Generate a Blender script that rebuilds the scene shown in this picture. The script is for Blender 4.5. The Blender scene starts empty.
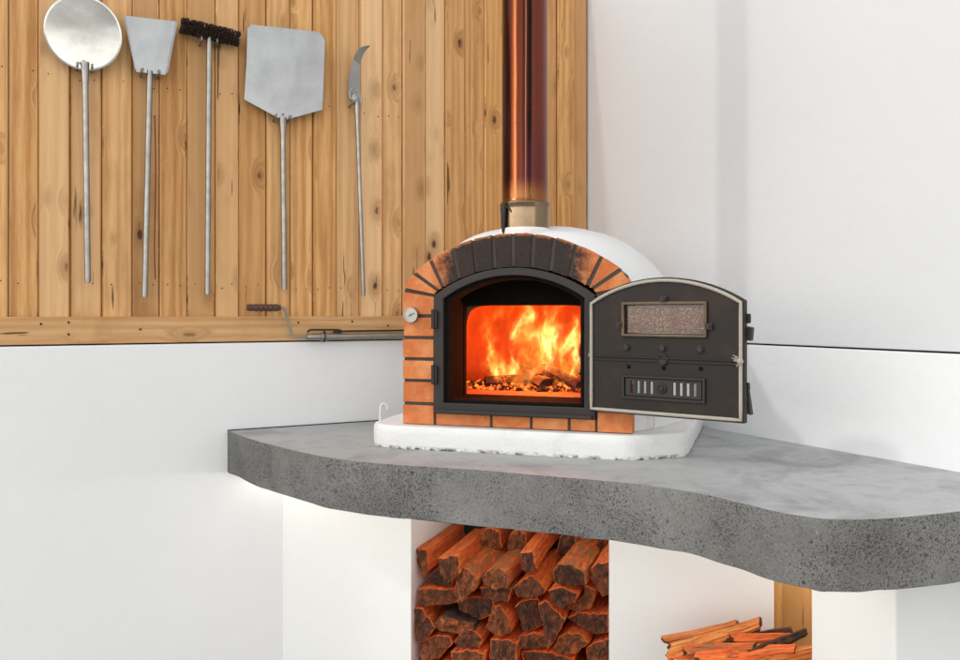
import bpy, bmesh, math, random
from mathutils import Vector, Matrix, noise as mnoise
R = math.radians
scene = bpy.context.scene
col = scene.collection

# ------------------------------------------------------------------ materials
class NT:
    """small node-tree helper"""
    def __init__(s, name):
        s.m = bpy.data.materials.new(name); s.m.use_nodes = True
        s.t = s.m.node_tree; s.t.nodes.clear()
        s.out = s.t.nodes.new('ShaderNodeOutputMaterial')
    def n(s, typ, props=None, **ins):
        nd = s.t.nodes.new('ShaderNode' + typ)
        for k, v in (props or {}).items(): setattr(nd, k, v)
        for k, v in ins.items():
            key = k.replace('_', ' ')
            if key not in nd.inputs and k[:1] == 'i' and k[1:].isdigit(): sock = nd.inputs[int(k[1:])]
            else: sock = nd.inputs[key]
            s.put(sock, v)
        return nd
    def put(s, sock, v):
        if isinstance(v, bpy.types.NodeSocket): s.t.links.new(v, sock)
        elif isinstance(v, (tuple, list)) and sock.type == 'RGBA' and len(v) == 3: sock.default_value = (*v, 1)
        else: sock.default_value = v
    def math(s, op, a, b=None, c=None, clamp=False):
        nd = s.t.nodes.new('ShaderNodeMath'); nd.operation = op; nd.use_clamp = clamp
        for i, v in enumerate((a, b, c)):
            if v is not None: s.put(nd.inputs[i], v)
        return nd.outputs[0]
    def mix(s, f, a, b, blend='MIX'):
        nd = s.t.nodes.new('ShaderNodeMix'); nd.data_type = 'RGBA'; nd.blend_type = blend
        s.put(nd.inputs[0], f); s.put(nd.inputs[6], a); s.put(nd.inputs[7], b)
        return nd.outputs[2]
    def ss(s, v, lo, hi):
        nd = s.t.nodes.new('ShaderNodeMapRange'); nd.interpolation_type = 'SMOOTHSTEP'; nd.clamp = True
        s.put(nd.inputs[0], v); nd.inputs[1].default_value = lo; nd.inputs[2].default_value = hi
        return nd.outputs[0]
    def coord(s, scale=(1, 1, 1), loc=(0, 0, 0), kind='Object', rot=(0, 0, 0)):
        tc = s.n('TexCoord')
        mp = s.n('Mapping', Scale=scale, Location=loc, Rotation=rot, Vector=tc.outputs[kind])
        return mp.outputs[0]
    def noise(s, vec, scale=5, detail=4, rough=.55, dist=0, fac=True):
        nd = s.n('TexNoise', Vector=vec, Scale=scale, Detail=detail, Roughness=rough, Distortion=dist)
        return nd.outputs[0 if fac else 1]
    def ramp(s, f, stops):
        nd = s.t.nodes.new('ShaderNodeValToRGB'); cr = nd.color_ramp
        while len(cr.elements) < len(stops): cr.elements.new(.5)
        for e, (p, c) in zip(cr.elements, stops): e.position = p; e.color = (*c, 1) if len(c) == 3 else c
        s.put(nd.inputs[0], f); return nd.outputs[0]
    def bump(s, h, strength=.3, dist=.01):
        return s.n('Bump', Height=h, Strength=strength, Distance=dist).outputs[0]
    def bsdf(s, color, rough=.5, metal=0., normal=None, **kw):
        b = s.n('BsdfPrincipled', Base_Color=color, Roughness=rough, Metallic=metal, **kw)
        if normal is not None: s.put(b.inputs['Normal'], normal)
        s.t.links.new(b.outputs[0], s.out.inputs[0]); return s.m

def M_render(name='white_render', base=(.80, .805, .815), dirt=.04):
    t = NT(name); c = t.coord()
    a = t.noise(c, 1.1, 3); b = t.noise(c, 130, 3, .6); d = t.noise(c, 14, 4)
    colr = t.mix(t.math('MULTIPLY', t.ss(t.math('ADD', t.math('MULTIPLY', a, .7), t.math('MULTIPLY', t.noise(t.n('Mapping', Scale=(1, 1, 2.4), Vector=c).outputs[0], 4.5, 5, .65), .3)), .38, .66), dirt * 7, clamp=True), base, tuple(x * .9 for x in base))
    h = t.math('ADD', t.math('MULTIPLY', b, .5), t.math('MULTIPLY', d, 1.4))
    scuff = t.math('MULTIPLY', t.ss(t.noise(t.n('Mapping', Scale=(1, 1, .35), Rotation=(0, .35, 0), Vector=c).outputs[0], 21, 5, .7), .66, .74), t.ss(t.noise(c, 2.3, 3), .48, .62))
    colr = t.mix(t.math('MULTIPLY', scuff, .22), colr, tuple(x * .72 for x in base))
    return t.bsdf(colr, .78, normal=t.bump(h, .24, .007))
def M_plinth():
    t = NT('whitewashed_concrete'); c = t.coord()
    a = t.noise(c, 7, 5, .65); b = t.noise(c, 45, 4, .6); g = t.n('NewGeometry')
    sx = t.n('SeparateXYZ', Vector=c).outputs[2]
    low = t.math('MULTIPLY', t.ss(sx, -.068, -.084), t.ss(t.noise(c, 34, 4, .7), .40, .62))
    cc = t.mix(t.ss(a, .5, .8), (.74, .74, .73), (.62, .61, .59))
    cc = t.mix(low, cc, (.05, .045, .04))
    return t.bsdf(cc, .85, normal=t.bump(t.math('ADD', a, t.math('MULTIPLY', b, .5)), .45, .012))
def M_ground():
    t = NT('ground_concrete'); c = t.coord()
    a = t.noise(c, .9, 5); b = t.noise(c, 60, 3)
    return t.bsdf(t.mix(a, (.30, .295, .285), (.40, .395, .385)), .8, normal=t.bump(b, .2, .004))
def M_conc_top():
    t = NT('trowelled_concrete'); c = t.coord()
    a = t.noise(c, 2.8, 7, .68, .8); b = t.noise(c, 13, 6, .68); f = t.noise(c, 160, 2)
    v = t.math('ADD', t.math('MULTIPLY', a, .7), t.math('MULTIPLY', b, .3))
    cc = t.ramp(v, [(.30, (.17, .17, .168)), (.42, (.28, .282, .282)), (.53, (.40, .403, .405)), (.62, (.345, .347, .347)), (.74, (.22, .22, .218))])
    spots = t.ss(t.noise(c, 30, 4, .6), .64, .72)
    cc = t.mix(t.math('MULTIPLY', spots, .4), cc, (.13, .13, .12))
    return t.bsdf(cc, t.math('MULTIPLY_ADD', b, .25, .38), normal=t.bump(t.math('ADD', f, t.math('MULTIPLY', b, 2)), .14, .004))
def M_conc_side():
    t = NT('cast_concrete_edge'); c = t.coord()
    a = t.noise(c, 3, 5, .6); b = t.noise(c, 140, 3, .7); e = t.noise(c, 22, 4, .6)
    zone = t.ss(t.noise(c, 3.6, 4, .6), .38, .58)
    vo = t.n('TexVoronoi', Vector=t.n('VectorMath', {'operation': 'ADD'}, i0=c, i1=t.n('VectorMath', {'operation': 'SCALE'}, i0=t.noise(c, 40, 3, fac=False), Scale=.018).outputs[0]).outputs[0], Scale=85, Randomness=1)
    sep = t.n('SeparateColor', Color=vo.outputs[1]).outputs[0]
    rad = t.math('MULTIPLY_ADD', sep, .62, -.14)
    pit = t.math('GREATER_THAN', rad, vo.outputs[0])
    big = t.n('TexVoronoi', Vector=c, Scale=30, Randomness=1)
    bs = t.n('SeparateColor', Color=big.outputs[1]).outputs[0]
    pit2 = t.math('GREATER_THAN', t.math('MULTIPLY_ADD', bs, .8, -.62), big.outputs[0])
    nz = t.math('MULTIPLY_ADD', t.noise(c, 215, 2.2, .6, .5), 1., t.math('MULTIPLY', zone, .085))
    fine = t.ss(nz, .635, .675)
    nz2 = t.math('MULTIPLY_ADD', t.noise(t.n('Mapping', Location=(3, 7, 2), Vector=c).outputs[0], 85, 2.5, .6, .8), 1., t.math('MULTIPLY', zone, .06))
    mid = t.ss(nz2, .700, .725)
    pits = t.math('MAXIMUM', t.math('MULTIPLY', fine, .85), t.math('MAXIMUM', mid, t.math('MULTIPLY', pit2, t.math('GREATER_THAN', e, .55))), clamp=True)
    v = t.math('ADD', t.math('MULTIPLY', a, .55), t.math('ADD', t.math('MULTIPLY', b, .3), t.math('MULTIPLY', e, .15)))
    cc = t.ramp(v, [(.33, (.090, .088, .083)), (.5, (.155, .151, .143)), (.66, (.23, .225, .214))])
    cc = t.mix(t.ss(t.noise(t.n('Mapping', Location=(9, 1, 4), Vector=c).outputs[0], 190, 2, .6), .60, .70), cc, (.24, .236, .226))
    cc = t.mix(t.math('MULTIPLY', pits, .85), cc, (.022, .021, .020))
    h = t.math('ADD', t.math('MULTIPLY', pits, -1.0), t.math('MULTIPLY', b, .5))
    return t.bsdf(cc, .85, normal=t.bump(h, .8, .006))
def M_fence(name, axis='Z', age=1., light=(.76, .445, .185), dark=(.48, .215, .062), island=True, off=0, pale=(.78, .53, .30)):
    t = NT(name)
    sc = (1, 1, .055) if axis == 'Z' else (.055, 1, 1)
    tc = t.n('TexCoord').outputs['Object']
    if island:
        rnd = t.n('NewGeometry').outputs['Random Per Island']
        sh = t.n('CombineXYZ', X=t.math('MULTIPLY', rnd, 37.), Y=t.math('MULTIPLY', rnd, 11.), Z=t.math('MULTIPLY', rnd, 53.)).outputs[0]
        tc2 = t.n('VectorMath', {'operation': 'ADD'}, i0=tc, i1=sh).outputs[0]
    else:
        rnd = .5; tc2 = tc
    # knots: a sparse voronoi bends the grain round dark spots
    kv = t.n('TexVoronoi', Vector=t.n('Mapping', Scale=(8.5, 2, 4.6) if axis == 'Z' else (3.0, 2, 9.), Vector=tc2).outputs[0], Scale=1., Randomness=.9)
    ksel = t.math('GREATER_THAN', t.n('SeparateColor', Color=kv.outputs[1]) .outputs[0], .45)
    near = t.math('MULTIPLY', t.ss(kv.outputs[0], .42, .04), ksel)
    knot = t.math('MULTIPLY', t.ss(t.math('ADD', kv.outputs[0], t.math('MULTIPLY', t.noise(tc2, 60, 3), .10)), .17, .10), ksel)
    mp = t.n('Mapping', Scale=sc, Vector=tc2).outputs[0]
    warp = t.n('VectorMath', {'operation': 'SCALE'}, i0=t.noise(mp, 6, 2, fac=False), Scale=.05).outputs[0]
    bend = t.n('CombineXYZ', X=t.math('MULTIPLY', near, .085), Y=0., Z=t.math('MULTIPLY', near, .05)).outputs[0]
    p = t.n('VectorMath', {'operation': 'ADD'}, i0=t.n('VectorMath', {'operation': 'ADD'}, i0=mp, i1=warp).outputs[0], i1=bend).outputs[0]
    w = t.n('TexWave', {'wave_type': 'BANDS', 'bands_direction': 'X' if axis == 'Z' else 'Z'}, Vector=p, Scale=8., Distortion=7.5, Detail=3, Detail_Scale=1.4).outputs[1]
    g1 = t.noise(p, 21, 6, .72); g2 = t.noise(p, 150, 3, .65); blot = t.noise(t.n('Mapping', Scale=(4, 4, 1.6), Vector=tc2).outputs[0], 1.0, 4, .6)
    v = t.math('ADD', t.math('MULTIPLY', w, .15), t.math('ADD', t.math('MULTIPLY', g1, .60), t.math('MULTIPLY', g2, .25)))
    cc = t.mix(t.ss(v, .30, .68), dark, light)
    if island:
        cc = t.mix(t.math('MULTIPLY', t.ss(rnd, .2, 1.), .7), cc, pale)
        cc = t.mix(t.math('MULTIPLY', t.ss(t.math('FRACT', t.math('MULTIPLY', rnd, 7.3)), .55, 1.), .5), cc, (.50, .235, .065))
    cc = t.mix(t.math('MULTIPLY', t.ss(blot, .50, .78), .60 * age), cc, (.33, .14, .035))
    cc = t.mix(t.math('MULTIPLY', near, .55 * age), cc, (.24, .095, .028))
    cc = t.mix(t.math('MULTIPLY', knot, age), cc, (.10, .04, .017))
    if island: cc = t.mix(1., cc, t.n('CombineXYZ', X=t.math('MULTIPLY_ADD', t.math('FRACT', t.math('MULTIPLY', rnd, 13.7)), .22, .86), Y=t.math('MULTIPLY_ADD', t.math('FRACT', t.math('MULTIPLY', rnd, 13.7)), .25, .82), Z=t.math('MULTIPLY_ADD', t.math('FRACT', t.math('MULTIPLY', rnd, 13.7)), .30, .76)).outputs[0], 'MULTIPLY')
    crack = t.math('MULTIPLY', t.ss(t.noise(t.n('Mapping', Scale=(30, 1, 1.9) if axis == 'Z' else (1.9, 1, 30), Vector=tc2).outputs[0], 1.1, 3, .55), .69, .72), .85)
    cc = t.mix(crack, cc, (.075, .032, .014))
    h = t.math('ADD', v, t.math('MULTIPLY', crack, -1.))
    return t.bsdf(cc, .62, normal=t.bump(h, .5, .005), Specular_IOR_Level=.3)
def M_steel(name, base=(.62, .63, .64), rough=.34, streak=1.):
    t = NT(name); c = t.coord()
    a = t.noise(t.n('Mapping', Scale=(60, 60, 2), Vector=c).outputs[0], 4, 3); b = t.noise(c, 9, 4, .6); sp = t.ss(t.noise(c, 55, 2), .66, .72)
    big = t.noise(c, 5, 4, .6); scr = t.ss(t.noise(t.n('Mapping', Scale=(5, 5, 70), Rotation=(0, .5, 0), Vector=c).outputs[0], 2.2, 3, .6), .60, .68)
    cc = t.mix(t.math('MULTIPLY', t.ss(t.math('ADD', t.math('MULTIPLY', b, .4), t.math('MULTIPLY', big, .6)), .35, .65), .55), base, tuple(x * .70 for x in base)); cc = t.mix(t.math('MULTIPLY', scr, .25 * streak), cc, tuple(x * 1.2 for x in base))
    cc = t.mix(t.math('MULTIPLY', sp, .25 * streak), cc, (.35, .34, .33))
    r = t.math('MULTIPLY_ADD', b, .22, rough - .08)
    return t.bsdf(cc, r, .95, normal=t.bump(t.math('ADD', a, t.math('MULTIPLY', b, 3)), .06 * streak, .003))
def M_tube():
    t = NT('stainless_tube'); c = t.coord(); b = t.noise(c, 25, 3)
    return t.bsdf(t.mix(b, (.42, .41, .39), (.24, .235, .22)), t.math('MULTIPLY_ADD', b, .25, .2), 1.)
def M_copper():
    # heat-tinted, with reflections painted into the colour: dark flank, bright band, black line; mauve tint beyond
    t = NT('tinted_copper_with_reflections'); c = t.coord()
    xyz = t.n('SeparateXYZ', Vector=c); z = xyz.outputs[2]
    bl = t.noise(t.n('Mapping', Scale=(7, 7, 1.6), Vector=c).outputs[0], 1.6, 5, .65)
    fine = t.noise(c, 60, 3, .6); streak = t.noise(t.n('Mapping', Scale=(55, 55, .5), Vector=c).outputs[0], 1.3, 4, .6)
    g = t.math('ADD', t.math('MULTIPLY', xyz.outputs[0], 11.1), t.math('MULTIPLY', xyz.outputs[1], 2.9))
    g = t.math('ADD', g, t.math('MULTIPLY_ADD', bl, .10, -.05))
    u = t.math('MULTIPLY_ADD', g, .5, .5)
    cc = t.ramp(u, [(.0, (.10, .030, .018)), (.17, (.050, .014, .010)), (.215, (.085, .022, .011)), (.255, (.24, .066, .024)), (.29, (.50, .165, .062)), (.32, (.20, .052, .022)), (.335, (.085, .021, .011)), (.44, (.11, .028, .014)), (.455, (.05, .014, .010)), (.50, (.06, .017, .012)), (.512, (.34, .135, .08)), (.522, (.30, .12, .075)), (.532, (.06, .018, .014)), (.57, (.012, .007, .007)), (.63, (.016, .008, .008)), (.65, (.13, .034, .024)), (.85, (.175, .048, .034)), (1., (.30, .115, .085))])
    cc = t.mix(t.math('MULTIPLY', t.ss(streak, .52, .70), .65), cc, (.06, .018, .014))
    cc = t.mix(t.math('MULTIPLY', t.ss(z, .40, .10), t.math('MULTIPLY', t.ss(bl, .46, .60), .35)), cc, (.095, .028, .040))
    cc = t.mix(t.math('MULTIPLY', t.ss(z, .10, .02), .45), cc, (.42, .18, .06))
    cc = t.mix(t.math('MULTIPLY', t.ss(fine, .58, .72), .4), cc, (.10, .03, .02))
    r = t.math('MULTIPLY_ADD', t.ss(u, .55, .70), .16, .12)
    return t.bsdf(cc, t.math('MULTIPLY_ADD', bl, .12, r), 1., normal=t.bump(t.math('ADD', streak, t.math('MULTIPLY', bl, 2)), .10, .004))
def M_iron(name='black_iron', base=(.030, .027, .025), rough=.5, rust=.3):
    t = NT(name); c = t.coord(); a = t.noise(c, 6, 5, .65); b = t.noise(c, 120, 3)
    cc = t.mix(t.math('MULTIPLY', t.ss(a, .45, .75), rust), base, (.085, .045, .028))
    return t.bsdf(cc, t.math('MULTIPLY_ADD', a, .3, rough - .15), .15, normal=t.bump(b, .12, .002), Specular_IOR_Level=.32)
def M_brick():
    t = NT('terracotta_brick'); c = t.coord(); rnd = t.n('NewGeometry').outputs['Random Per Island']
    a = t.noise(c, 11, 4, .6); b = t.noise(c, 75, 4, .65)
    cc = t.mix(t.ss(a, .35, .7), (.58, .165, .048), (.74, .31, .12))
    cc = t.mix(t.math('MULTIPLY', rnd, .45), cc, (.46, .11, .036))
    cc = t.mix(t.math('MULTIPLY', t.ss(b, .55, .75), .35), cc, (.80, .44, .22))
    # soot over the crown of the arch
    xyz = t.n('SeparateXYZ', Vector=c)
    ax = t.math('ADD', t.math('ABSOLUTE', t.math('ADD', xyz.outputs[0], .0)), t.math('ADD', t.math('MULTIPLY_ADD', a, .16, -.08), t.math('MULTIPLY_ADD', b, .08, -.04)))
    k = t.math('SUBTRACT', ax, t.math('MULTIPLY', t.math('SUBTRACT', xyz.outputs[2], .56), .02))
    soot = t.math('MULTIPLY', t.ss(k, .315, .215), t.ss(xyz.outputs[2], .40, .47))
    rim = t.ss(t.math('ADD', t.math('SQRT', t.math('ADD', t.math('POWER', xyz.outputs[0], 2.), t.math('POWER', t.math('SUBTRACT', xyz.outputs[2], .096), 2.))), t.math('MULTIPLY_ADD', b, .02, -.01)), .596, .612)
    soot = t.math('MULTIPLY', soot, t.math('SUBTRACT', 1., t.math('MULTIPLY', rim, .75)))
    cc = t.mix(t.math('MULTIPLY', soot, .975), cc, t.mix(b, (.008, .0078, .0075), (.032, .030, .029)))
    return t.bsdf(cc, .7, normal=t.bump(t.math('ADD', b, t.math('MULTIPLY', a, 1.5)), .6, .005), Specular_IOR_Level=.22)
def M_plain(name, c0, c1=None, rough=.7, metal=0., scale=30, bump=.2, dist=.003):
    t = NT(name); c = t.coord(); a = t.noise(c, scale, 4, .6)
    return t.bsdf(t.mix(a, c0, c1 or tuple(x * .7 for x in c0)), rough, metal, normal=t.bump(a, bump, dist))
def M_soot():
    t = NT('soot'); c = t.coord(); a = t.noise(c, 25, 4, .6)
    return t.bsdf(t.mix(a, (.006, .0055, .005), (.016, .013, .011)), 1., normal=t.bump(a, .3, .004), Specular_IOR_Level=.03)
def M_firebrick():
    t = NT('fire_brick'); c = t.coord()
    br = t.n('TexBrick', {'offset': .5}, Vector=t.n('Mapping', Rotation=(0, 0, 0), Vector=c).outputs[0], Scale=4.2, Mortar_Size=.012, Color1=(.46, .23, .12), Color2=(.36, .15, .075), Mortar=(.07, .045, .03))
    a = t.noise(c, 16, 5, .65)
    cc = t.mix(t.math('MULTIPLY', t.ss(a, .5, .8), .7), br.outputs[0], (.06, .035, .025))
    return t.bsdf(cc, .85, normal=t.bump(a, .5, .006))
def M_log(name, a=(.86, .155, .020), b=(.52, .062, .009), hi=(.95, .30, .060), barky=0.):
    t = NT(name); tc = t.n('TexCoord').outputs['Object']
    oi = t.n('ObjectInfo').outputs['Random']
    sh = t.n('CombineXYZ', X=t.math('MULTIPLY', oi, 17.), Y=t.math('MULTIPLY', oi, 31.), Z=t.math('MULTIPLY', oi, 7.)).outputs[0]
    c = t.n('VectorMath', {'operation': 'ADD'}, i0=tc, i1=sh).outputs[0]
    p = t.n('Mapping', Scale=(1, .07, 1), Vector=c).outputs[0]
    g = t.noise(p, 62, 5, .7, .35); g2 = t.noise(p, 180, 3, .6); bl = t.noise(c, 9, 4, .6)
    cc = t.ramp(g, [(.30, b), (.50, a), (.72, hi)])
    cc = t.mix(t.math('MULTIPLY', t.ss(g2, .54, .66), .85), cc, (.13, .022, .007))
    cc = t.mix(t.math('MULTIPLY', t.ss(bl, .5, .75), .5), cc, b)
    cc = t.mix(t.math('MULTIPLY', oi, .35), cc, (.42, .10, .03))
    if barky:
        bk = t.noise(t.n('Mapping', Scale=(1, .25, 1), Vector=c).outputs[0], 48, 5, .7)
        cc = t.mix(t.math('MULTIPLY', t.ss(bk, .42, .56), barky), cc, t.mix(bk, (.07, .03, .014), (.46, .20, .07)))
    return t.bsdf(cc, .75, normal=t.bump(t.math('ADD', g, g2), .8, .006))
def M_logend(name='log_end'):
    t = NT(name); tc = t.n('TexCoord').outputs['Object']; oi = t.n('ObjectInfo').outputs['Random']
    sh = t.n('CombineXYZ', X=t.math('MULTIPLY', oi, 9.), Y=0., Z=t.math('MULTIPLY', oi, 13.)).outputs[0]
    c = t.n('VectorMath', {'operation': 'ADD'}, i0=tc, i1=sh).outputs[0]
    a = t.math('MULTIPLY_ADD', t.math('SUBTRACT', oi, .5), .16, t.noise(t.n('Mapping', Scale=(1, 1, .55), Rotation=(0, .6, 0), Vector=c).outputs[0], 46, 6, .75, .9)); b = t.noise(c, 190, 3, .75)
    cc = t.ramp(a, [(.34, (.014, .005, .003)), (.48, (.085, .023, .007)), (.60, (.22, .055, .012)), (.74, (.58, .15, .03))])
    cc = t.mix(t.math('MULTIPLY', t.ss(b, .5, .7), .5), cc, (.02, .007, .003))
    return t.bsdf(cc, .85, normal=t.bump(t.math('ADD', a, b), .9, .006))
def M_char():
    t = NT('charred_wood'); c = t.coord(); a = t.noise(c, 28, 5, .7); v = t.n('TexVoronoi', {'feature': 'DISTANCE_TO_EDGE'}, Vector=c, Scale=75).outputs[0]
    cc = t.mix(a, (.012, .010, .009), (.05, .04, .035))
    glow = t.math('MULTIPLY', t.ss(v, .05, .0), t.ss(t.noise(c, 14, 3), .50, .64))
    return t.bsdf(cc, .9, normal=t.bump(a, .8, .01), Emission_Color=(1., .16, .02), Emission_Strength=t.math('MULTIPLY', glow, 3.))
def M_charbark():
    t = NT('dark_bark'); c = t.coord(); a = t.noise(c, 40, 5, .7)
    return t.bsdf(t.mix(t.ss(a, .4, .7), (.022, .014, .010), (.12, .050, .022)), .9, normal=t.bump(a, .9, .008))
def M_ember():
    t = NT('glowing_embers'); c = t.coord(); a = t.noise(c, 38, 4, .65)
    e = t.ss(a, .47, .68)
    return t.bsdf(t.mix(a, (.012, .009, .008), (.05, .03, .022)), .9, normal=t.bump(a, .8, .01), Emission_Color=(1., .15, .018), Emission_Strength=t.math('MULTIPLY', e, 3.2))
def M_glass():
    t = NT('sooty_glass'); c = t.coord()
    a = t.noise(c, 150, 3, .75); b = t.noise(c, 14, 4, .6); f = t.noise(c, 260, 2, .7)
    cc = t.mix(t.ss(a, .46, .60), (.085, .046, .032), (.26, .165, .11))
    cc = t.mix(t.math('MULTIPLY', t.ss(b, .48, .66), .8), cc, (.12, .050, .036))
    cc = t.mix(t.math('MULTIPLY', t.ss(f, .60, .68), .5), cc, (.55, .47, .42))
    return t.bsdf(cc, .16, normal=t.bump(a, .1, .001))
def M_emit(name, c, s):
    t = NT(name); e = t.n('Emission', Color=c, Strength=s)
    t.t.links.new(e.outputs[0], t.out.inputs[0]); return t.m
def M_dial():
    t = NT('dial_face'); c = t.coord(kind='Object')
    xyz = t.n('SeparateXYZ', Vector=c)
    r = t.math('SQRT', t.math('ADD', t.math('POWER', xyz.outputs[0], 2.), t.math('POWER', xyz.outputs[2], 2.)))
    ang = t.math('ARCTAN2', xyz.outputs[0], xyz.outputs[2])
    tick = t.math('GREATER_THAN', t.math('SINE', t.math('MULTIPLY', ang, 26.)), .55)
    ring = t.math('MULTIPLY', t.math('GREATER_THAN', r, .0185), t.math('LESS_THAN', r, .0225))
    k = t.math('MULTIPLY', t.math('MULTIPLY', tick, ring), t.math('LESS_THAN', t.math('ABSOLUTE', ang), 2.4))
    return t.bsdf(t.mix(k, (.82, .82, .80), (.06, .06, .06)), .25)
def M_flame():
    t = NT('flame_volume'); tc = t.n('TexCoord').outputs['Object']
    xyz = t.n('SeparateXYZ', Vector=tc); x, y, z = xyz.outputs[0], xyz.outputs[1], xyz.outputs[2]
    # swirling warp that grows with height
    w1 = t.n('VectorMath', {'operation': 'SUBTRACT'}, i0=t.noise(t.n('Mapping', Scale=(1, 1, .7), Location=(3.1, 1.2, .4), Vector=tc).outputs[0], 8.5, 3, .55, fac=False), i1=(.5, .5, .5)).outputs[0]
    p = t.n('VectorMath', {'operation': 'ADD'}, i0=tc, i1=t.n('VectorMath', {'operation': 'SCALE'}, i0=w1, Scale=.20).outputs[0]).outputs[0]
    px = t.n('SeparateXYZ', Vector=p)
    q = t.n('Mapping', Scale=(1, 1, .42), Vector=p).outputs[0]
    na = t.noise(q, 11., 2.2, .55, .4); nb = t.noise(t.n('Mapping', Scale=(1, 1, .5), Location=(5, 2, 1), Vector=p).outputs[0], 17., 2, .5, .3)
    ra = t.math('SUBTRACT', 1., t.math('MULTIPLY', t.math('ABSOLUTE', t.math('SUBTRACT', na, .5)), 5.5), clamp=True)
    rb = t.math('SUBTRACT', 1., t.math('MULTIPLY', t.math('ABSOLUTE', t.math('SUBTRACT', nb, .5)), 5.), clamp=True)
    n1 = t.math('ADD', t.math('MULTIPLY', t.math('POWER', ra, 2.2), .75), t.math('MULTIPLY', t.math('POWER', rb, 2.), .45))
    n2 = t.noise(q, 6.5, 2, .5)
    def blob(cx, cy, sx, sy, z0, z1, amp):
        e = t.math('ADD', t.math('POWER', t.math('DIVIDE', t.math('SUBTRACT', px.outputs[0], cx), sx), 2.), t.math('POWER', t.math('DIVIDE', t.math('SUBTRACT', px.outputs[1], cy), sy), 2.))
        m = t.ss(e, 1., .05)
        up = t.math('MULTIPLY', t.ss(px.outputs[2], z1, z1 * .45), t.ss(z, z0 - .03, z0 + .03))
        return t.math('MULTIPLY', t.math('MULTIPLY', m, up), amp)
    f = None
    for b in FLAMES:
        v = blob(*b); f = v if f is None else t.math('MAXIMUM', f, v)
    body = t.math('MULTIPLY', t.math('POWER', f, .7), t.math('ADD', t.math('MULTIPLY', n1, 1.), .10))
    body = t.math('MULTIPLY', body, t.ss(n2, .36, .58))
    colr = t.ramp(body, [(.0, (1., .07, .004)), (.22, (1., .19, .015)), (.5, (1., .42, .06)), (.8, (1., .66, .22))])
    st = t.math('MULTIPLY', t.math('POWER', body, 1.7), FLAME_GAIN)
    e = t.n('Emission', Color=colr, Strength=st)
    t.t.links.new(e.outputs[0], t.out.inputs[1]); return t.m
# flame tongues in the flame box: centre x, centre y, half width x, half depth y, foot z, tip z, strength
FLAMES = [(-.175, 0, .09, .10, .0, .38, 1.1), (-.08, .01, .09, .10, .0, .42, 1.05), (.0, .02, .07, .10, .0, .33, .9), (.065, .02, .075, .09, .05, .38, .95), (.145, -.04, .05, .07, .0, .34, 1.)]
FLAME_GAIN = 46.

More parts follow.
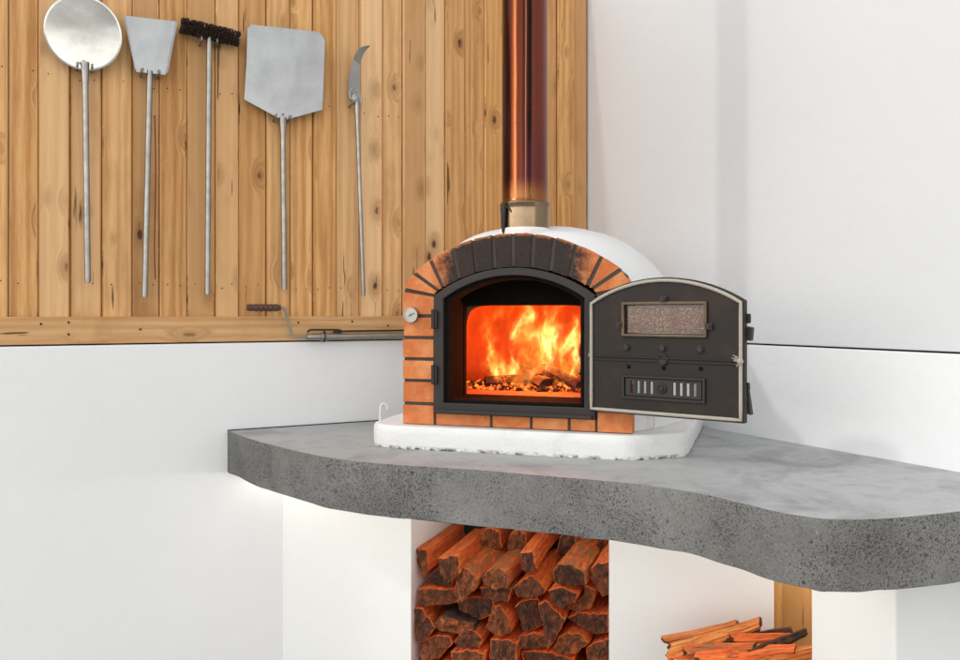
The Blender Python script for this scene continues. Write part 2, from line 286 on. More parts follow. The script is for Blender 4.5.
# ------------------------------------------------------------------ geometry
class MB:
    """collects shapes and links them as ONE mesh object"""
    def __init__(s): s.b = bmesh.new(); s.mi = 0
    def _mat(s, faces):
        for f in faces: f.material_index = s.mi
        return s
    def box(s, x0, x1, y0, y1, z0, z1, m=None):
        v = [s.b.verts.new(p) for p in ((x0, y0, z0), (x1, y0, z0), (x1, y1, z0), (x0, y1, z0), (x0, y0, z1), (x1, y0, z1), (x1, y1, z1), (x0, y1, z1))]
        if m is not None:
            for q in v: q.co = m @ q.co
        return s._mat([s.b.faces.new([v[i] for i in f]) for f in ((3, 2, 1, 0), (4, 5, 6, 7), (0, 1, 5, 4), (1, 2, 6, 5), (2, 3, 7, 6), (3, 0, 4, 7))])
    def loft(s, rings, closed=True, caps=(True, True), m=None, capmat=None):
        R_ = [[s.b.verts.new(m @ Vector(p) if m else p) for p in r] for r in rings]
        fs = []
        n = len(R_[0])
        for a, b in zip(R_, R_[1:]):
            for i in range(n if closed else n - 1):
                j = (i + 1) % n
                fs.append(s.b.faces.new((a[i], a[j], b[j], b[i])))
        s._mat(fs)
        cf = []
        if caps[0]: cf.append(s.b.faces.new(R_[0][::-1]))
        if caps[1]: cf.append(s.b.faces.new(R_[-1]))
        k = s.mi
        if capmat is not None: s.mi = capmat
        s._mat(cf); s.mi = k
        return s
    def prism(s, poly, y0, y1, axis='y', m=None):
        """polygon in (x, z) pushed along y, or (x, y) pushed along z"""
        g = (lambda p, d: (p[0], d, p[1])) if axis == 'y' else (lambda p, d: (p[0], p[1], d))
        return s.loft([[g(p, y0) for p in poly], [g(p, y1) for p in poly]], m=m)
    def holed(s, outer, holes, y0, y1):
        """flat plate in (x, z) with holes, thickness y0..y1"""
        b2 = bmesh.new()
        loops = []
        for lp in [outer] + holes:
            vs = [b2.verts.new((p[0], y0, p[1])) for p in lp]
            loops.append([b2.edges.new((vs[i], vs[(i + 1) % len(vs)])) for i in range(len(vs))])
        bmesh.ops.triangle_fill(b2, use_beauty=True, use_dissolve=False, edges=[e for l in loops for e in l], normal=(0, -1, 0))
        b2.verts.index_update()
        fr = [s.b.verts.new(v.co) for v in b2.verts]; bk = [s.b.verts.new((v.co.x, y1, v.co.z)) for v in b2.verts]
        fs = []
        for f in b2.faces:
            i = [v.index for v in f.verts]
            fs.append(s.b.faces.new([fr[k] for k in i])); fs.append(s.b.faces.new([bk[k] for k in i][::-1]))
        for e in b2.edges:
            if len(e.link_faces) == 1:
                i, j = e.verts[0].index, e.verts[1].index
                fs.append(s.b.faces.new((fr[i], fr[j], bk[j], bk[i])))
        b2.free()
        bmesh.ops.recalc_face_normals(s.b, faces=fs)
        return s._mat(fs)
    def tube(s, pts, r, seg=12, closed=False, caps=True):
        pts = [Vector(p) for p in pts]; n = len(pts); rings = []
        rr = r if isinstance(r, (list, tuple)) else [r] * n
        up = None
        for i, p in enumerate(pts):
            if closed: d = (pts[(i + 1) % n] - pts[i - 1]).normalized()
            else: d = (pts[min(i + 1, n - 1)] - pts[max(i - 1, 0)]).normalized()
            if up is None:
                up = Vector((0, 0, 1)) if abs(d.z) < .9 else Vector((1, 0, 0))
            sd = d.cross(up).normalized(); up = sd.cross(d).normalized()
            rings.append([p + (sd * math.cos(2 * math.pi * k / seg) + up * math.sin(2 * math.pi * k / seg)) * rr[i] for k in range(seg)])
        if closed: rings.append(rings[0])
        if closed:
            R_ = [[s.b.verts.new(p) for p in r_] for r_ in rings[:-1]]; R_.append(R_[0]); fs = []
            for a, b in zip(R_, R_[1:]):
                for i in range(seg): fs.append(s.b.faces.new((a[i], a[(i + 1) % seg], b[(i + 1) % seg], b[i])))
            return s._mat(fs)
        return s.loft(rings, caps=(caps, caps))
    def lathe(s, prof, seg=32, axis='z', c=(0, 0, 0)):
        """profile of (radius, height) about an axis through c"""
        rings = []
        for r, h in prof:
            ring = []
            for k in range(seg):
                a = 2 * math.pi * k / seg; x, y = r * math.cos(a), r * math.sin(a)
                p = (x, y, h) if axis == 'z' else ((x, h, y) if axis == 'y' else (h, x, y))
                ring.append((c[0] + p[0], c[1] + p[1], c[2] + p[2]))
            rings.append(ring)
        return s.loft(rings, caps=(prof[0][0] > 1e-5, prof[-1][0] > 1e-5))
    def build(s, name, mats, parent=None, loc=(0, 0, 0), rz=0., bevel=0., segs=2, smooth=35, subsurf=0, rot=None):
        bmesh.ops.remove_doubles(s.b, verts=s.b.verts, dist=1e-6)
        bmesh.ops.recalc_face_normals(s.b, faces=s.b.faces)
        me = bpy.data.meshes.new(name); s.b.to_mesh(me); s.b.free()
        for m in (mats if isinstance(mats, list) else [mats]): me.materials.append(m)
        if smooth:
            for p in me.polygons: p.use_smooth = True
            me.set_sharp_from_angle(angle=R(smooth))
        o = bpy.data.objects.new(name, me); col.objects.link(o)
        o.location = loc; o.rotation_euler = rot or (0, 0, rz)
        if parent: o.parent = parent
        if bevel:
            b = o.modifiers.new('bevel', 'BEVEL'); b.width = bevel; b.segments = segs; b.limit_method = 'ANGLE'; b.angle_limit = R(40)
        if subsurf:
            b = o.modifiers.new('sub', 'SUBSURF'); b.levels = b.render_levels = subsurf
        return o
def tag(o, label, cat, group=None, kind=None):
    if label: o['label'] = label
    if cat: o['category'] = cat
    if group: o['group'] = group
    if kind: o['kind'] = kind
    return o
def empty(name, loc, rz, label, cat, group=None):
    o = bpy.data.objects.new(name, None); col.objects.link(o); o.empty_display_size = .1
    o.location = loc; o.rotation_euler = (0, 0, rz)
    return tag(o, label, cat, group)
def arc(cx, cz, rad, x0, x1, n):
    """points of an upward arc from x0 to x1"""
    out = []
    for i in range(n + 1):
        a0 = math.asin((x0 - cx) / rad); a1 = math.asin((x1 - cx) / rad); a = a0 + (a1 - a0) * i / n
        out.append((cx + rad * math.sin(a), cz + rad * math.cos(a)))
    return out
def catmull(pts, n=8):
    out = []
    for i in range(len(pts) - 1):
        p0, p1, p2, p3 = [Vector(pts[max(0, min(len(pts) - 1, i + k))]) for k in (-1, 0, 1, 2)]
        for j in range(n):
            t = j / n
            out.append(.5 * ((2 * p1) + (p2 - p0) * t + (2 * p0 - 5 * p1 + 4 * p2 - p3) * t * t + (3 * p1 - p0 - 3 * p2 + p3) * t ** 3))
    out.append(Vector(pts[-1])); return out
rng = random.Random(7)

MAT = dict(
    white=M_render(), pale=M_render('pale_grey_render', (.655, .66, .672), .03), white2=M_render('white_base_render', (.80, .80, .79), .03), plinth=M_plinth(), ground=M_ground(), ctop=M_conc_top(), cside=M_conc_side(),
    fence=M_fence('fence_pine'), rail=M_fence('rail_pine', 'X', .6, (.66, .40, .19), (.50, .26, .10), False), clad=M_fence('oiled_board', 'Z', .25, (.92, .62, .29), (.84, .50, .19), True, pale=(.92, .66, .34)),
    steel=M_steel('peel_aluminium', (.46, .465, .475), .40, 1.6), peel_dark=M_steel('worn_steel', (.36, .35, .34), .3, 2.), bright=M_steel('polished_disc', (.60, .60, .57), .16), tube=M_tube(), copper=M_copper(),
    iron=M_iron(), iron_door=M_iron('door_iron', (.018, .0135, .011), .55, .35), soot=M_soot(), brick=M_brick(),
    mortar=M_plain('dark_mortar', (.075, .060, .048), (.045, .036, .03), .9, 0, 60, .4), firebrick=M_firebrick(), chamber=M_plain('chamber_clay', (.55, .20, .085), (.16, .05, .025), .9, 0, 7, .8, .015), log=M_log('split_redgum'), bark=M_log('bark_log', barky=.85),
    stick=M_log('kindling', (.72, .235, .050), (.36, .085, .018), (.86, .42, .13), .0), logend=M_logend(), char=M_char(), charbark=M_charbark(), ember=M_ember(), glass=M_glass(), rope=M_plain('gasket_rope', (.50, .46, .39), (.30, .265, .215), .9, 0, 220, .8),
    bristle=M_plain('brush_bristle', (.060, .030, .020), (.018, .010, .007), .9, 0, 90, .8, .006), grip=M_plain('dark_turned_wood', (.105, .040, .026), (.05, .018, .012), .5, 0, 40, .3),
    dark=M_plain('dark_gap', (.02, .02, .02), None, .9), dial=M_dial(), wire=M_plain('white_wire', (.75, .75, .74), (.62, .62, .60), .6), led=M_emit('light_strip_glow', (1., .94, .85), 28.),
    brass=M_plain('collar_metal', (.34, .25, .16), (.13, .085, .05), .18, 1., 16, .08), red=M_plain('red_cord', (.22, .02, .018), None, .7), peg=M_plain('peg_steel', (.28, .27, .25), None, .4, .9),
)

# ------------------------------------------------------------------ frames of the place (camera looks along +Y)
CX, CY = .60154, 4.29671
AL = R(27.55)
dl = Vector((math.cos(AL), math.sin(AL), 0)); nl = Vector((math.sin(AL), -math.cos(AL), 0))     # along the left wall / out of it
dr = Vector((math.sin(AL), -math.cos(AL), 0)); nr = Vector((-math.cos(AL), -math.sin(AL), 0))   # along the right wall / out of it
CO = Vector((CX, CY, 0))
ARZ = AL - math.pi / 2
OB = R(-17.5)
ou = Vector((math.cos(OB), math.sin(OB), 0)); ov = Vector((-math.sin(OB), math.cos(OB), 0))
def LW(t, n=0, z=0): return CO + dl * t + nl * n + Vector((0, 0, z))
def RW(t, n=0, z=0): return CO + dr * t + nr * n + Vector((0, 0, z))

# ground
g = MB(); g.box(-60, 60, -60, 60, -.4, -.035)
tag(g.build('ground', MAT['ground'], smooth=0), 'plain concrete yard floor', 'ground', kind='structure')

# walls (local x along the wall, local y into it)
w = MB(); w.box(-4.2, -.0135, 0, .22, -.035, 1.394)
tag(w.build('garden_wall', MAT['white'], None, LW(0), AL, bevel=.006), 'low smooth white wall under the timber fence and its rail', 'wall', kind='thing')
w = MB(); w.box(.002, 4.2, 0, .22, -.035, 1.392)
rw = tag(w.build('rendered_wall', MAT['white'], None, RW(0, .012), ARZ, bevel=.004), 'tall white wall right of the oven with a thin dark joint across', 'wall', kind='thing')
w = MB(); w.box(-.35, 4.2, .0, .2, 1.3985, 3.6); w.build('upper_panel', MAT['pale'], rw, bevel=.003)
w = MB(); w.box(.002, 4.2, .02, .18, 1.392, 1.3985); w.build('joint_strip', MAT['dark'], rw, smooth=0)

# timber fence
fe = empty('timber_fence', LW(0, 0, 1.394), AL, 'tall honey coloured pine paling fence above the low white wall', 'fence')
f = MB(); t0 = -4.15; k = 0
edges = []
x = -2.709 - 13 * .1085
while x < -.05:
    edges.append(x + rng.uniform(-.006, .006)); x += .1085
edges.append(-.020)
for i, (a, b) in enumerate(zip(edges, edges[1:])):
    if i % 2 == 0:
        y0, y1, a_, b_ = .010, .030, a + .0008, min(b - .0008, -.0145)
    else:
        y0, y1, a_, b_ = .019, .038, a + .0008, min(b - .0008, -.0145)
    y0 += rng.uniform(-.002, .002)
    lean = rng.uniform(-.003, .003)
    mm = Matrix.Rotation(rng.uniform(-.035, .035), 4, 'Z')
    cx = (a_ + b_) / 2
    f.box(a_ - cx, b_ - cx, 0, y1 - y0, .03, 1.95, Matrix.Translation((cx, y0, 0)) @ mm)
f.build('palings', MAT['fence'], fe, bevel=.006, segs=3, smooth=40)
r_ = MB(); r_.box(-4.15, -.0145, .003, .011, .006, .114); r_.box(-4.15, -.0145, .073, .098, 1.3, 1.39); r_.box(-4.15, -.0145, .073, .098, .2, .29)
r_.build('rail', MAT['rail'], fe, bevel=.002, segs=1)
n_ = MB()
for i, (a, b) in enumerate(zip(edges, edges[1:])):
    if b < -3.2: continue
    for z in (.245, 1.06):
        for q in (.25, .75):
            zz = z + rng.uniform(-.012, .012); xx = a + (b - a) * q + rng.uniform(-.008, .008)
            yy = .010 if i % 2 == 0 else .019
            if rng.random() > .25: n_.lathe([(.0027, yy - .0012), (.0027, yy + .003)], 8, 'y', (xx, 0, zz))
for xx, zz in ((-2.595, .086), (-2.50, .092), (-2.50, .045), (-2.24, .062), (-1.59, .086), (-1.34, .090), (-1.165, .07), (-2.9, .06), (-.8, .09)):
    n_.lathe([(.0045, .0005), (.0045, .006)], 8, 'y', (xx, 0, zz))
n_.build('nail_heads', MAT['dark'], fe)['kind'] = 'stuff'
f = MB(); f.box(-4.15, -.0145, .045, .096, -.0, .03); f.box(-4.15, -.0145, .045, .0725, .03, 1.94); f.build('gap_shade_backing', MAT['dark'], fe, smooth=0)  # black backing added as painted shade in the gaps of boards and rail
# ground-hugging end posts hidden behind the palings carry the fence
for xx in (-4.0, -2.0, -.12):
    p_ = MB(); p_.box(xx, xx + .09, .0985, .18, .001, 1.9); p_.build('post', MAT['rail'], fe)

# tools: origin on the fence at the head's foot, local x along the fence, y into it
def handle(m, x0, z0, x1, z1, r=.0115, flare=True):
    pts = [(x0, 0, z0), (x0 + (x1 - x0) * .06, 0, z0 + (z1 - z0) * .06), (x0 + (x1 - x0) * .1, 0, z0 + (z1 - z0) * .1), (x1, 0, z1)]
    m.tube(pts, [r * (1.5 if flare else 1), r * 1.2 if flare else r, r, r], 16)
    m.tube([(x1, 0, z1), (x1 + (x1 - x0) * .004, 0, z1 + (z1 - z0) * .004)], r * .72, 16)
def blade_rivets(pts, e, y=-.006, r=.005):
    for x, z in pts: m = MB(); m.lathe([(r, y - .003), (r, y + .004)], 10, 'y', (0, 0, 0)); m.build('rivet', MAT['peg'], e, (x, 0, z))
TG = 'pizza oven tools hanging on the timber fence'
ND = .035
def tool(name, t, z, label, cat): return empty(name, LW(t, ND, z), AL, label, cat, TG)
# round turning peel
e = tool('turning_peel', -2.448, 2.485, 'small peel with a polished round disc blade, leftmost tool on the fence', 'pizza peel')
m = MB(); n = 64
def disc_ring(r, back):
    out = []
    for i in range(n):
        x, z = r * math.cos(2 * math.pi * i / n), r * 1.03 * math.sin(2 * math.pi * i / n)
        y = -.30 * (z + .01) ** 2 - .05 * x * z + .0016 * mnoise.noise(Vector((x * 9, z * 9, 2.2)))
        out.append((x, y + back, .129 + z))
    return out
qs = [.004, .1, .2, .3, .4, .5, .6, .7, .8, .88, .94, .985, 1.]
m.loft([disc_ring(.137 * q, -.001 if q < 1 else 0) for q in qs] + [disc_ring(.137 * q, .0016) for q in qs[::-1]], caps=(True, True))
m.build('blade', MAT['bright'], e, rot=(R(9), 0, 0), smooth=60)
m = MB(); handle(m, .005, .02, .015, -.84); m.build('handle', MAT['tube'], e)
blade_rivets([(-.012, .012), (.012, .014), (.0, .022)], e)
# trapezoid shovel
e = tool('ash_shovel', -2.204, 2.495, 'narrow shovel with a flared trapezoid blade, between round peel and brush', 'shovel')
m = MB(); pl = [(-.054, -.002), (.056, .001), (.096, .226), (-.097, .217)]
m.loft([[(x, -.0035, z) for x, z in pl], [(x, -.0015, z) for x, z in pl]])
for sgn, (a, b) in ((1, (pl[1], pl[2])), (-1, (pl[0], pl[3]))):
    m.box(0, 0, 0, 0, 0, 0) if False else None
    m.loft([[(a[0], -.0035, a[1]), (a[0], -.0015, a[1]), (b[0], -.0015, b[1]), (b[0], -.0035, b[1])], [(a[0] + sgn * .004, -.024, a[1] + .004), (a[0] + sgn * .006, -.024, a[1] + .004), (b[0] + sgn * .006, -.012, b[1]), (b[0] + sgn * .004, -.012, b[1])]])
m.build('blade', MAT['steel'], e)
m = MB(); handle(m, -.003, .01, -.022, -.905, flare=False); m.build('handle', MAT['tube'], e)
blade_rivets([(-.03, .012), (.03, .014)], e)
# brush
e = tool('oven_brush', -1.976, 2.665, 'long handled brush with a dark bristle head', 'brush')
mt = Matrix.Rotation(.085, 4, 'Y')
m = MB(); m.tube([mt @ Vector((-.112, 0, .035)), mt @ Vector((.112, 0, .035))], .011, 10); m.box(-.05, .05, -.004, .010, .005, .028, mt); m.build('head_block', MAT['grip'], e)
m = MB(); rr = random.Random(3)
for i in range(15):
    bx = -.109 + i * .0155
    for k in range(95):
        a = rr.uniform(0, 2 * math.pi); q = rr.uniform(.024, .031)
        b0 = Vector((bx + rr.uniform(-.0055, .0055), -.005 * math.cos(a), .035 + .005 * math.sin(a))); d = Vector((rr.uniform(-.006, .006) + .004 * math.sin(i), -q * math.cos(a), q * math.sin(a)))
        m.tube([mt @ b0, mt @ (b0 + d)], [.0027, .0017], 4)
m.build('bristles', MAT['bristle'], e, smooth=0)
m = MB(); handle(m, .0, .012, -.007, -1.06, flare=False); m.build('handle', MAT['tube'], e)
# big peel
e = tool('pizza_peel', -1.668, 2.363, 'large peel with a broad flat house shaped metal blade, second tool from right', 'pizza peel')
m = MB(); pl = [(0., 0.), (.176, .068), (.182, .22), (.187, .378), (.172, .405), (.145, .412), (-.10, .398), (-.137, .396), (-.152, .375), (-.156, .23), (-.166, .072)]
m.loft([[(x, -.0035, z) for x, z in pl], [(x, -.0010, z) for x, z in pl]]); m.build('blade', MAT['steel'], e)
m = MB(); handle(m, .0, .012, .007, -.735, .0118); m.build('handle', MAT['tube'], e)
blade_rivets([(-.03, .02), (.034, .022), (0, .026)], e)
# ember hook
e = tool('fire_hook', -1.335, 2.49, 'slim poker with a curved sickle tip, rightmost tool on the fence', 'poker')
m = MB(); L_ = [(-.024, .0), (-.036, .05), (-.030, .12), (-.008, .20), (.020, .245), (.066, .262)]; R_ = [(.022, .0), (.022, .05), (.018, .11), (.024, .18), (.040, .226), (.066, .258)]
Lc = catmull([(a, 0, b) for a, b in L_], 5); Rc = catmull([(a, 0, b) for a, b in R_], 5)
m.loft([[(p.x, -.006, p.z), (q.x, .001, q.z), (q.x, .0035, q.z), (p.x, -.003, p.z)] for p, q in zip(Lc[:15], Rc[:15])]); m.build('hook', MAT['peel_dark'], e); m = MB(); m.loft([[(p.x, -.0062, p.z), (q.x, .001, q.z), (q.x, .0035, q.z), (p.x, -.003, p.z)] for p, q in zip(Lc[14:], Rc[14:])]); m.build('tip', MAT['peg'], e)
m = MB(); m.lathe([(.006, -.016), (.023, -.011), (.029, 0), (.024, .008)], 18, 'y', (0, 0, .012)); m.tube([(.014, -.006, .03), (.026, -.008, .012), (.022, -.006, -.010)], .005, 8); m.tube([(-.018, -.004, .055), (-.034, -.006, .035), (-.030, -.006, .008), (-.008, -.004, -.008)], .006, 8); m.build('socket', MAT['peel_dark'], e)
m = MB(); handle(m, .004, .0, .036, -.885, .0095); m.build('handle', MAT['tube'], e)
# pegs that hold the tools
for x, z, nn in [(-2.47, 2.482, 2), (-2.418, 2.482, 2), (-2.238, 2.49, 2), (-2.172, 2.492, 2), (-2.008, 2.652, 2), (-1.945, 2.655, 2), (-1.70, 2.366, 2), (-1.64, 2.368, 2), (-1.352, 2.472, 1)]:
    m = MB(); m.tube([(0, .016, 0), (0, -.040, .001), (0, -.046, .006), (0, -.047, .018)], .0042, 8)
    m.build('peg', MAT['peg'], fe, (x, 0, z - 1.394))
# red cord behind the shovel handle
m = MB(); m.tube(catmull([(0, -.008, .03), (.003, -.012, -.2), (-.001, -.008, -.5), (.002, -.009, -.64)], 6), .0024, 6); m.tube([(0, .012, .03), (0, -.010, .03)], .003, 6)
o = m.build('hanging_cord', MAT['red'], None, LW(-2.186, .0, 2.30), AL); tag(o, 'thin dark red cord hanging beside the narrow shovel handle', 'cord')

# spit with crank, lying along the rail
e = empty('spit_crank', LW(-1.60, .02, 1.396), AL, 'hand crank and steel rod with dark wooden grip lying along the fence rail', 'rotisserie')
prof = [(.004, -.222), (.014, -.220), (.0155, -.20)]
for i in range(5): prof += [(.0135, -.192 + i * .021), (.0172, -.182 + i * .021)]
prof += [(.0125, -.085), (.0125, -.078), (.004, -.077)]
m = MB(); m.lathe(prof, 18, 'x', (0, -.012, .150)); m.build('grip', MAT['grip'], e)
m = MB(); m.tube(catmull([(-.11, -.012, .150), (-.07, -.012, .149), (-.058, -.012, .138), (-.028, -.012, .032), (-.018, -.012, .024), (.05, -.012, .022)], 6), .0058, 10); m.build('crank_arm', MAT['tube'], e)
m = MB(); m.lathe([(.012, .04), (.0135, .043), (.0135, .10), (.017, .101), (.017, .135), (.0135, .136), (.0135, .175), (.0125, .18), (.0125, .9), (.004, .95)], 16, 'x', (0, -.012, .020)); m.build('rod', MAT['tube'], e)
m = MB(); m.tube(catmull([(.045, -.001, .040), (.055, -.001, .050), (.08, -.001, .052), (.19, -.001, .050), (.20, -.001, .038), (.215, -.001, .044), (.9, -.001, .046)], 5), .0042, 8); m.tube([(.118 + .001 * math.sin(a), -.012 + .019 * math.cos(a), .022 + .024 * math.sin(a)) for a in [i * .4 for i in range(13)]], .003, 6); m.build('bracket', MAT['iron'], e)

# ------------------------------------------------------------------ concrete bench
ZT, ZB = 1.02, .845
front = [(-1.074, 3.409), (-.955, 3.24), (-.832, 3.085), (-.62, 2.86), (-.476, 2.742), (-.337, 2.668), (-.21, 2.622), (0., 2.552), (.2, 2.464), (.35, 2.40), (.478, 2.335), (.594, 2.240), (.684, 2.118), (.745, 2.022), (.805, 1.966), (.868, 1.940), (.965, 1.945), (1.08, 1.975), (1.213, 2.02), (1.40, 2.09), (1.60, 2.17), (1.72, 2.218)]
fr = catmull([(a, b, 0) for a, b in front], 6)
rgt = RW(2.386, -.001); cor = LW(-.0, 0)
t_end = (fr[-1] - CO).dot(dr); t_sta = (fr[0] - CO).dot(dl)
back = [RW(t_end + .0, .001), RW(0.001, .001) + nl * .001, LW(t_sta, .001)]
poly = [(p.x, p.y) for p in fr] + [(p.x, p.y) for p in back]
m = MB(); nf = len(fr)
tv = [(x, y, ZT) for x, y in poly]; bv = [(x, y, ZB) for x, y in poly]
jr = random.Random(5)
def jz(i, a): return a * (mnoise.noise(Vector((i * .23, a * 50, 1.7))))
rings = [[(x, y, ZB + (jz(i, .006) if i < nf else 0)) for i, (x, y) in enumerate(poly)],
         [(x, y, ZB + .06) for x, y in poly], [(x, y, ZT - .008 + (jz(i + 90, .003) if i < nf else 0)) for i, (x, y) in enumerate(poly)]]
cxy = Vector((.25, 3.1, 0))
def inset(i, d):
    p = Vector((*poly[i], 0))
    if i >= nf: return p
    a = Vector((*poly[max(i - 1, 0)], 0)); b = Vector((*poly[min(i + 1, nf - 1)], 0)); t = (b - a).normalized()
    return p + Vector((-t.y, t.x, 0)) * d
rings.append([tuple(inset(i, .003 if 0 < i < nf - 1 else 0).to_2d()) + (ZT,) for i in range(len(poly))])
m.mi = 1; m.loft(rings[:3], caps=(True, False)); m.loft(rings[2:], caps=(False, False)); m.mi = 0
m.b.faces.new([m.b.verts.new(p) for p in rings[-1]])
tag(m.build('concrete_bench', [MAT['ctop'], MAT['cside']], None, smooth=30), 'thick grey concrete corner bench top with a wavy curved front carrying the oven', 'bench')
m = MB()
for a, b in zip([LW(t_sta, .004, ZT), LW(-.005, .004, ZT)], [None, None]): pass
m.box(t_sta + .001, -.004, -.006, -.0015, -.002, .004); o = m.build('wall_joint', MAT['dark'], bpy.data.objects['concrete_bench'], LW(0, 0, ZT), AL, smooth=0)
m = MB(); m.box(.008, t_end, -.006, -.0015, -.002, .004); m.build('wall_joint', MAT['dark'], bpy.data.objects['concrete_bench'], RW(0, 0, ZT), ARZ, smooth=0)

# light strip under the bench, following its front edge
m = MB(); ps = []
for i in range(1, 93, 2):
    p = inset(i, .12 + .12 * min(1, i / 30)); ps.append((p.x, p.y))
for a, b in zip(ps, ps[1:]):
    a, b = Vector((*a, 0)), Vector((*b, 0)); d = (b - a).normalized() * .0; s_ = Vector((-(b - a).y, (b - a).x, 0)).normalized() * .006
    m.loft([[tuple((q + w_).to_2d()) + (z,) for q, w_ in ((a, s_), (a, -s_), (b, -s_), (b, s_))] for z in (ZB - .010, ZB - .001)])
o = m.build('light_strip', MAT['led'], None, smooth=0); tag(o, 'warm white light strip curving along the underside of the concrete bench', 'light strip')
m = MB(); m.box(1.02, 1.74, -.215, -.17, ZB - .010, ZB - .001); o = m.build('light_strip', MAT['led'], None, RW(0), ARZ, smooth=0); tag(o, 'warm white light strip under the bench above the kindling pile', 'light strip')
m = MB(); m.box(.66, 1.385, .05, .06, ZB - .010, ZB - .001); o = m.build('light_strip', MAT['led'], None, (-.869, 3.529, 0), OB, smooth=0); tag(o, 'warm white light strip under the bench above the stacked firewood', 'light strip')

# ------------------------------------------------------------------ base under the bench: wall with the firewood niche
BP = Vector((-.869, 3.529, 0))
NX0, NX1, NZ = .6086, 1.435, .78
b = empty('bench_base', BP, OB, 'white rendered base wall under the bench with the firewood niche', 'wall')
m = MB(); m.prism([(-.03, 0), (NX0, 0), (NX0, .60), (NX1, .60), (NX1, 0), (2.035, 0), (2.035, .34), (NX1 + .06, .34), (NX1 + .06, .66), (NX0 - .06, .66), (NX0 - .06, .03), (-.03, .03)], -.035, ZB - .001, 'z')
m.build('wall', MAT['white2'], b, smooth=0)
m = MB(); m.box(NX0 + .001, NX1 - .001, .585, .598, -.034, ZB - .003); m.box(NX0 + .001, NX1 - .001, .004, .59, -.034, .002); m.build('niche_shade_lining', M_plain('painted_niche_shade', (.022, .018, .015), (.010, .009, .008), .95, 0, 12), b, smooth=0)  # near-black back and floor: the niche's shade put into the colour

# wing wall that carries the nose of the bench
pn = Vector((1.17, 2.25, 0))
m = MB(); m.box(0, .44, 0, .288, -.035, ZB - .001); o = m.build('wing_wall', MAT['white2'], None, pn, AL, bevel=.006); tag(o, 'short white stub wall holding up the right end of the bench', 'wall', kind='thing')
# timber panel on the right wall between them
m = MB(); m.mi = 0
xs = [1.02, 1.155, 1.30, 1.435, 1.58, 1.715, 1.78]
for a, c in zip(xs, xs[1:]): m.box(a + .001, c - .001, -.022 + rng.uniform(-.001, .001), -.001, -.034, ZB - .002)
o = m.build('timber_cladding', MAT['clad'], None, RW(0), ARZ, bevel=.002, segs=1, smooth=0); tag(o, 'orange timber boards on the wall behind the kindling pile', 'panel', kind='thing')

# ------------------------------------------------------------------ firewood
def resample(poly, n):
    P = [Vector((x, z, 0)) for x, z in poly]; L = [(P[(i + 1) % len(P)] - P[i]).length for i in range(len(P))]; T = sum(L); out = []
    per = [max(2, round(n * l / T)) for l in L]
    for i, k in enumerate(per):
        for j in range(k): out.append(P[i].lerp(P[(i + 1) % len(P)], j / k))
    return out
def make_log(name, poly, L, seed, mats, loc, rz, y0=0., drift=(0, 0), taper=1., rough=1., rot=None, n=26):
    """split log: cross-section (x, z) at its near end, running back along local y"""
    r = random.Random(seed); pts = resample(poly, n); c = sum(pts, Vector()) / len(pts)
    size = sum((p - c).length for p in pts) / len(pts); N = 9; rings = []
    amp = min(.007, size * .11) * rough
    f1 = [r.uniform(-1, 1) for _ in pts]; tilt = (r.uniform(-.35, .35), r.uniform(-.1, .45))
    for k in range(N + 1):
        s = k / N; ring = []
        sc = (1 + (taper - 1) * s) * (1 + .03 * math.sin(s * 5 + seed))
        yy = y0 + L * s
        if k == 0: sc *= .94
        for i, p in enumerate(pts):
            nn = mnoise.noise(Vector((i * .55 + seed * 3.1, s * 2.3, seed))) * .7 + f1[i] * .55
            d = (p - c); q = c + d * sc + (d.normalized() if d.length > 1e-6 else d) * amp * nn
            je = 0.
            if k == 0: je = mnoise.noise(Vector((q.x * 38 + seed, q.y * 38, seed))) * .012 * rough + amp * .3 + tilt[0] * (q.x - c.x) + tilt[1] * (q.y - c.y)
            if k == N: je = mnoise.noise(Vector((q.x * 30, q.y * 30 + seed, 3))) * .015
            ring.append((q.x + drift[0] * s + .006 * math.sin(s * 3 + seed), yy + je, q.y + drift[1] * s))
        rings.append(ring)
    rings.insert(1, [tuple(Vector(a).lerp(Vector(b_), .10) + (Vector((a[0] - c.x, 0, a[2] - c.y)) * .05)) for a, b_ in zip(rings[0], rings[1])])
    m = MB(); m.mi = 0; m.loft(rings, caps=(False, True), capmat=1)
    # rough end grain: concentric, jagged
    m.mi = 1; A = rings[0]; cc = Vector((c.x, y0, c.y)); er = [A]
    for q in (.72, .42, .16):
        er.append([tuple(cc.lerp(Vector((p[0], y0, p[2])), q) + Vector((0, (p[1] - y0) * q + mnoise.noise(Vector((p[0] * 55 + seed, p[2] * 55, q * 3))) * .009 * rough, 0))) for p in A])
    m.loft([x for x in er[::-1]], caps=(True, False))
    zmin = min(p[2] for r_ in rings for p in r_)
    return m.build(name, mats, None, loc, rz, smooth=28, rot=rot)
LG = 'split logs stacked in the niche'
S, K = MAT['log'], MAT['bark']
